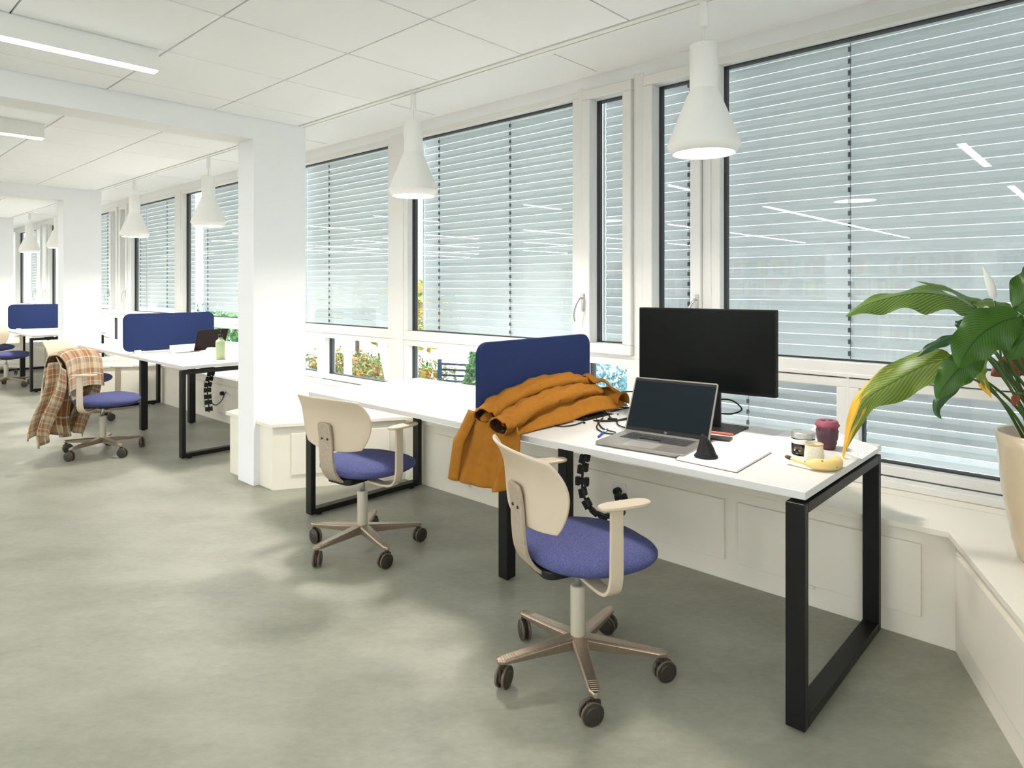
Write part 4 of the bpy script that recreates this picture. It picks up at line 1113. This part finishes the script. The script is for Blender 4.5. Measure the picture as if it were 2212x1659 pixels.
leaf(Pp([(2255, 690), (2225, 715), (2200, 745), (2182, 778)], 2.55, 2.50), .055, M['leaf'], rt(.02, -.03), t, side=(0, -.9, .4), fold=.2)
leaf(Pp([(2100, 655), (2140, 652), (2175, 668), (2205, 695)], 2.78, 2.75), .034, M['leafl'], rt(.0, .04), t, side=(0, -.4, .9), fold=.2)
leaf(Pp([(2078, 722), (2040, 735), (2005, 752), (1979, 772)], 2.74, 2.70), .020, M['leafd'], rt(-.05, .03), t, side=(.1, -.8, .6), fold=.3)
leaf(Pp([(2128, 765), (2112, 800), (2122, 830), (2142, 860)], 2.74, 2.70), .024, M['leafy'], rt(-.03, .0), t, side=(-.5, -.8, .1), fold=.4, wave=.2)
leaf(Pp([(2085, 815), (2055, 838), (2028, 868), (2024, 890), (2034, 905)], 2.70, 2.64), .022, M['leafd'], rt(-.06, -.04), t, side=(.2, -.8, .4), fold=.5)
leaf(Pp([(2085, 690), (2078, 700), (2072, 712)], 2.84, 2.8), .024, M['leafd'], rt(-.04, .06), t, side=(0, -.9, .3))
leaf(Pp([(2095, 812), (2060, 810), (2030, 800), (2012, 806)], 2.84, 2.8), .018, M['leafy'], rt(-.05, .06), t, side=(0, -.9, .3))
leaf(Pp([(2240, 800), (2205, 785), (2170, 795), (2140, 812)], 2.95, 2.9), .045, M['red'], rt(.03, .06), t, side=(0, -.95, .3), fold=.2)
leaf(Pp([(2198, 850), (2192, 865), (2188, 878)], 2.7, 2.68), .012, M['red'], rt(.0, .02), t, side=(0, -.95, .3))
leaf(Pp([(2330, 700), (2380, 640), (2430, 620)], 2.7, 2.5), .07, M['leaf'], rt(.08, -.02), t, side=(-.2, -.6, .7))
leaf(Pp([(2340, 760), (2400, 760), (2450, 800)], 2.7, 2.5), .07, M['leaf'], rt(.09, -.04), t, side=(-.2, -.6, .7))
leaf(Pp([(2280, 640), (2300, 570), (2330, 510)], 2.9, 2.95), .06, M['leafd'], rt(.05, .06), t, side=(-.2, -.6, .7))
for (px, py, y) in ((2195, 760, 2.8), (2205, 790, 2.82), (2180, 790, 2.78), (2212, 830, 2.8), (2172, 810, 2.84)):
    e = ony(px - 30, py - 30, y) - PC
    MB().tube([p for p in spline([Vector((.01 * (px % 7) - .03, .02, .36)), Vector(e) * .5 + Vector((0, 0, .22)), Vector(e)], 6)], .005, 8).build('leaf_stalk', M['stem'], t, smooth=True)
fs0 = [Vector(ony(a, b, 2.72)) - PC for a, b in ((2152, 672), (2146, 640), (2140, 618), (2132, 595), (2123, 576))]
P = spline(fs0, 6); n = len(P)
MB().tube(P, [.0115 * math.sin(PI * min(1, .02 + .98 * (i / (n - 1)) ** .9)) * (1 if i > 5 else .2) + .0015 for i in range(n)], 12, sx=1, sy=.5).build('flower_spathe', M['spathe'], t, smooth=True)
MB().tube([Vector((-.01, .02, .36)), Vector(ony(2165, 800, 2.76)) - PC, Vector(ony(2152, 672, 2.72)) - PC, P[4]], .0035, 8).build('flower_stalk', M['stem'], t, smooth=True)

# ------------------------------------------------------------------ behind the camera: bookcases that the glass mirrors
rb = random.Random(11)
def bookcase(x, y, label):
    t = thing('bookcase', (x, y, 0), label, 'bookcase', 'white bookcases mirrored in the windows')
    w, d, h = 1.8, .32, 2.05
    mb = MB(); mb.box(-w / 2, -w / 2 + .03, -d, 0, 0, h); mb.box(w / 2 - .03, w / 2, -d, 0, 0, h); mb.box(-w / 2, w / 2, -d, -d + .02, 0, h)
    mb.build('case', M['wall'], t)
    for k in range(6):
        MB().box(-w / 2 + .03, w / 2 - .03, -d + .02, 0, .05 + k * .38, .075 + k * .38).build('shelf', M['wall'], t)
    mb = MB()
    for k in range(5):
        xx = -w / 2 + .05
        while xx < w / 2 - .1:
            b = rb.uniform(.02, .05); hh = rb.uniform(.19, .31)
            if rb.random() < .88: mb.box(xx, xx + b * .94, -d + .06, -rb.uniform(.02, .06), .076 + k * .38, .076 + k * .38 + hh)
            xx += b
    o = mb.build('book_rows', M['books'], None); o.location = (x, y, 0)
    tag(o, 'rows of mixed books seen only as a reflection in the glass', 'books', kind='stuff')
for i in range(5): bookcase(-.6 - i * 2.1, -5.2 - .3 * (i % 2), 'white bookcase behind the camera, mirrored in the window glass')

# ------------------------------------------------------------------ outside
struct(MB().box(-40, 14, 3.66, 40, -.62, -.5), 'ground', M['ground'])
def foliage(name, label, cat, c, size, n, s, m, seed=1, shape='box', group=None):
    rr = random.Random(seed); t = thing(name, (c[0], c[1], -.5), label, cat, group); mb = MB()
    for k in range(n):
        if shape == 'box': p = Vector((rr.uniform(-1, 1) * size[0], rr.uniform(-1, 1) * size[1], rr.uniform(0, 1) * size[2] * (1 + .12 * math.sin(k))))
        elif shape == 'cone':
            h = rr.random() ** 1.4; a = rr.uniform(0, 2 * PI); q = (1 - h) ** .8 * rr.uniform(.55, 1)
            p = Vector((size[0] * q * math.cos(a), size[1] * q * math.sin(a), h * size[2]))
        else:
            v = Vector((rr.gauss(0, 1), rr.gauss(0, 1), rr.gauss(0, 1))).normalized() * rr.uniform(.6, 1)
            p = Vector((v.x * size[0], v.y * size[1], size[2] * (1 + v.z) * .5 + (size[3] if len(size) > 3 else 0)))
        a = Vector((rr.gauss(0, 1), rr.gauss(0, 1), rr.gauss(0, 1))).normalized(); b = a.cross(Vector((rr.gauss(0, 1), rr.gauss(0, 1), rr.gauss(0, 1)))).normalized()
        w = s * rr.uniform(.6, 1.3)
        mb.add([p - a * w, p + b * w * .45, p + a * w, p - b * w * .45], [(0, 1, 2, 3)])
    mb.build('foliage', m, t)
    z0 = size[3] if len(size) > 3 else 0
    MB().tube([(0, 0, 0), (0, 0, z0 + size[2] * .5)], .03 if not z0 else .06, 8).build('stem', mat('bark', lin(90, 74, 58), .9), t)
    return t
foliage('hedge', 'low autumn hedge seen through the short window right of the column', 'hedge', (-8.7, 6.2), (1.6, .35, .74), 6000, .045, M['hedge'], 2)
foliage('conifer_shrub', 'bright green conifer shrub seen just left of the navy screen', 'shrub', (-5.35, 5.2), (.35, .3, 1.35), 3500, .04, M['thuja'], 3, 'cone', 'conifer shrubs outside')
foliage('conifer_shrub', 'spreading green conifer in front of the garden bench', 'shrub', (-5.75, 4.85), (.75, .3, .85), 3500, .04, M['thuja'], 4, 'ball', 'conifer shrubs outside')
foliage('hedge', 'yellow and green hedge seen through the short window above the empty desk', 'hedge', (-6.2, 7.2), (.85, .35, .62), 3500, .045, M['hedge'], 9)
foliage('blue_spruce', 'pale blue spruce seen between the navy screen and the monitor', 'shrub', (-3.5, 4.9), (.75, .35, 1.25), 6500, .035, M['spruce'], 5, 'ball')
foliage('autumn_tree', 'small tree with yellow autumn leaves beyond the hedge', 'tree', (-15.5, 10.5), (2.6, .8, 1.5, .5), 4000, .09, M['maple'], 6, 'ball')
foliage('autumn_tree', 'green and yellow tree far outside, left of the leaning post', 'tree', (-11.5, 9.0), (1.6, .8, 1.6, .45), 3000, .08, M['maple'], 7, 'ball')
foliage('shrub', 'green shrub far outside between the two columns', 'shrub', (-20.5, 9.6), (2, .8, 1.2), 3000, .09, M['thuja'], 8, 'box')
for pts, l in ((((-7.75, 5.1, -.5), (-7.75, 5.1, 2.9)), 'upright white steel post outside the short window'), (((-6.45, 5.0, -.5), (-7.60, 5.0, 2.9)), 'leaning white steel post crossing the view of the hedge'),
               (((-14.5, 5.0, -.5), (-15.9, 5.0, 2.9)), 'leaning white steel post seen between the two columns')):
    P = [Vector(p) for p in pts]; o = MB().tube([p - P[0] for p in P], .055, 12).build('steel_post', M['white_out'], None, smooth=True); o.location = P[0]
    tag(o, l, 'post', 'white steel posts outside')
t = thing('garden_bench', (-5.95, 5.6, -.5), 'dark blue metal garden bench behind the conifers', 'bench', rz=.4)
db = mat('dark_blue_metal', lin(40, 56, 84), .5)
mb = MB()
for k in range(7): mb.box(-.5, .5, .2 + .012 * k, .215 + .012 * k, .45 + k * .07, .475 + k * .07)
mb.build('bench_back', db, t)
mb = MB(); mb.box(-.5, .5, -.2, .2, .42, .44); mb.build('bench_seat', db, t)
for x in (-.46, .46):
    for y in (-.18, .2): MB().box(x - .02, x + .02, y - .02, y + .02, 0, .95 if y > 0 else .62).build('leg', db, t)
    MB().box(x - .02, x + .02, -.2, .22, .62, .645).build('bench_arm', db, t)
t = thing('backdrop_building', (-20, 17, -.5), 'long pale building across the yard, enlarged to tone the gaps of the blinds', 'building')
MB().box(-50, 50, 0, 4, 0, 10.5).build('block_wall', mat('grey_render', (.52, .54, .55, 1), .85, noise=(.6, .08)), t)  # oversized wall put up to dim the sky between the slats
dwn = mat('dark_window', (.10, .16, .18, 1), .2)
for x in (-12, -6):
    MB().box(x - .6, x + .6, -.03, .02, .6, 2.2).build('block_window', dwn, t)
o = MB().box(-22, -8.2, 8.0, 8.15, -.5, -.12).build('garden_wall', M['white_out']); tag(o, 'low white garden wall beyond the hedge', 'wall')
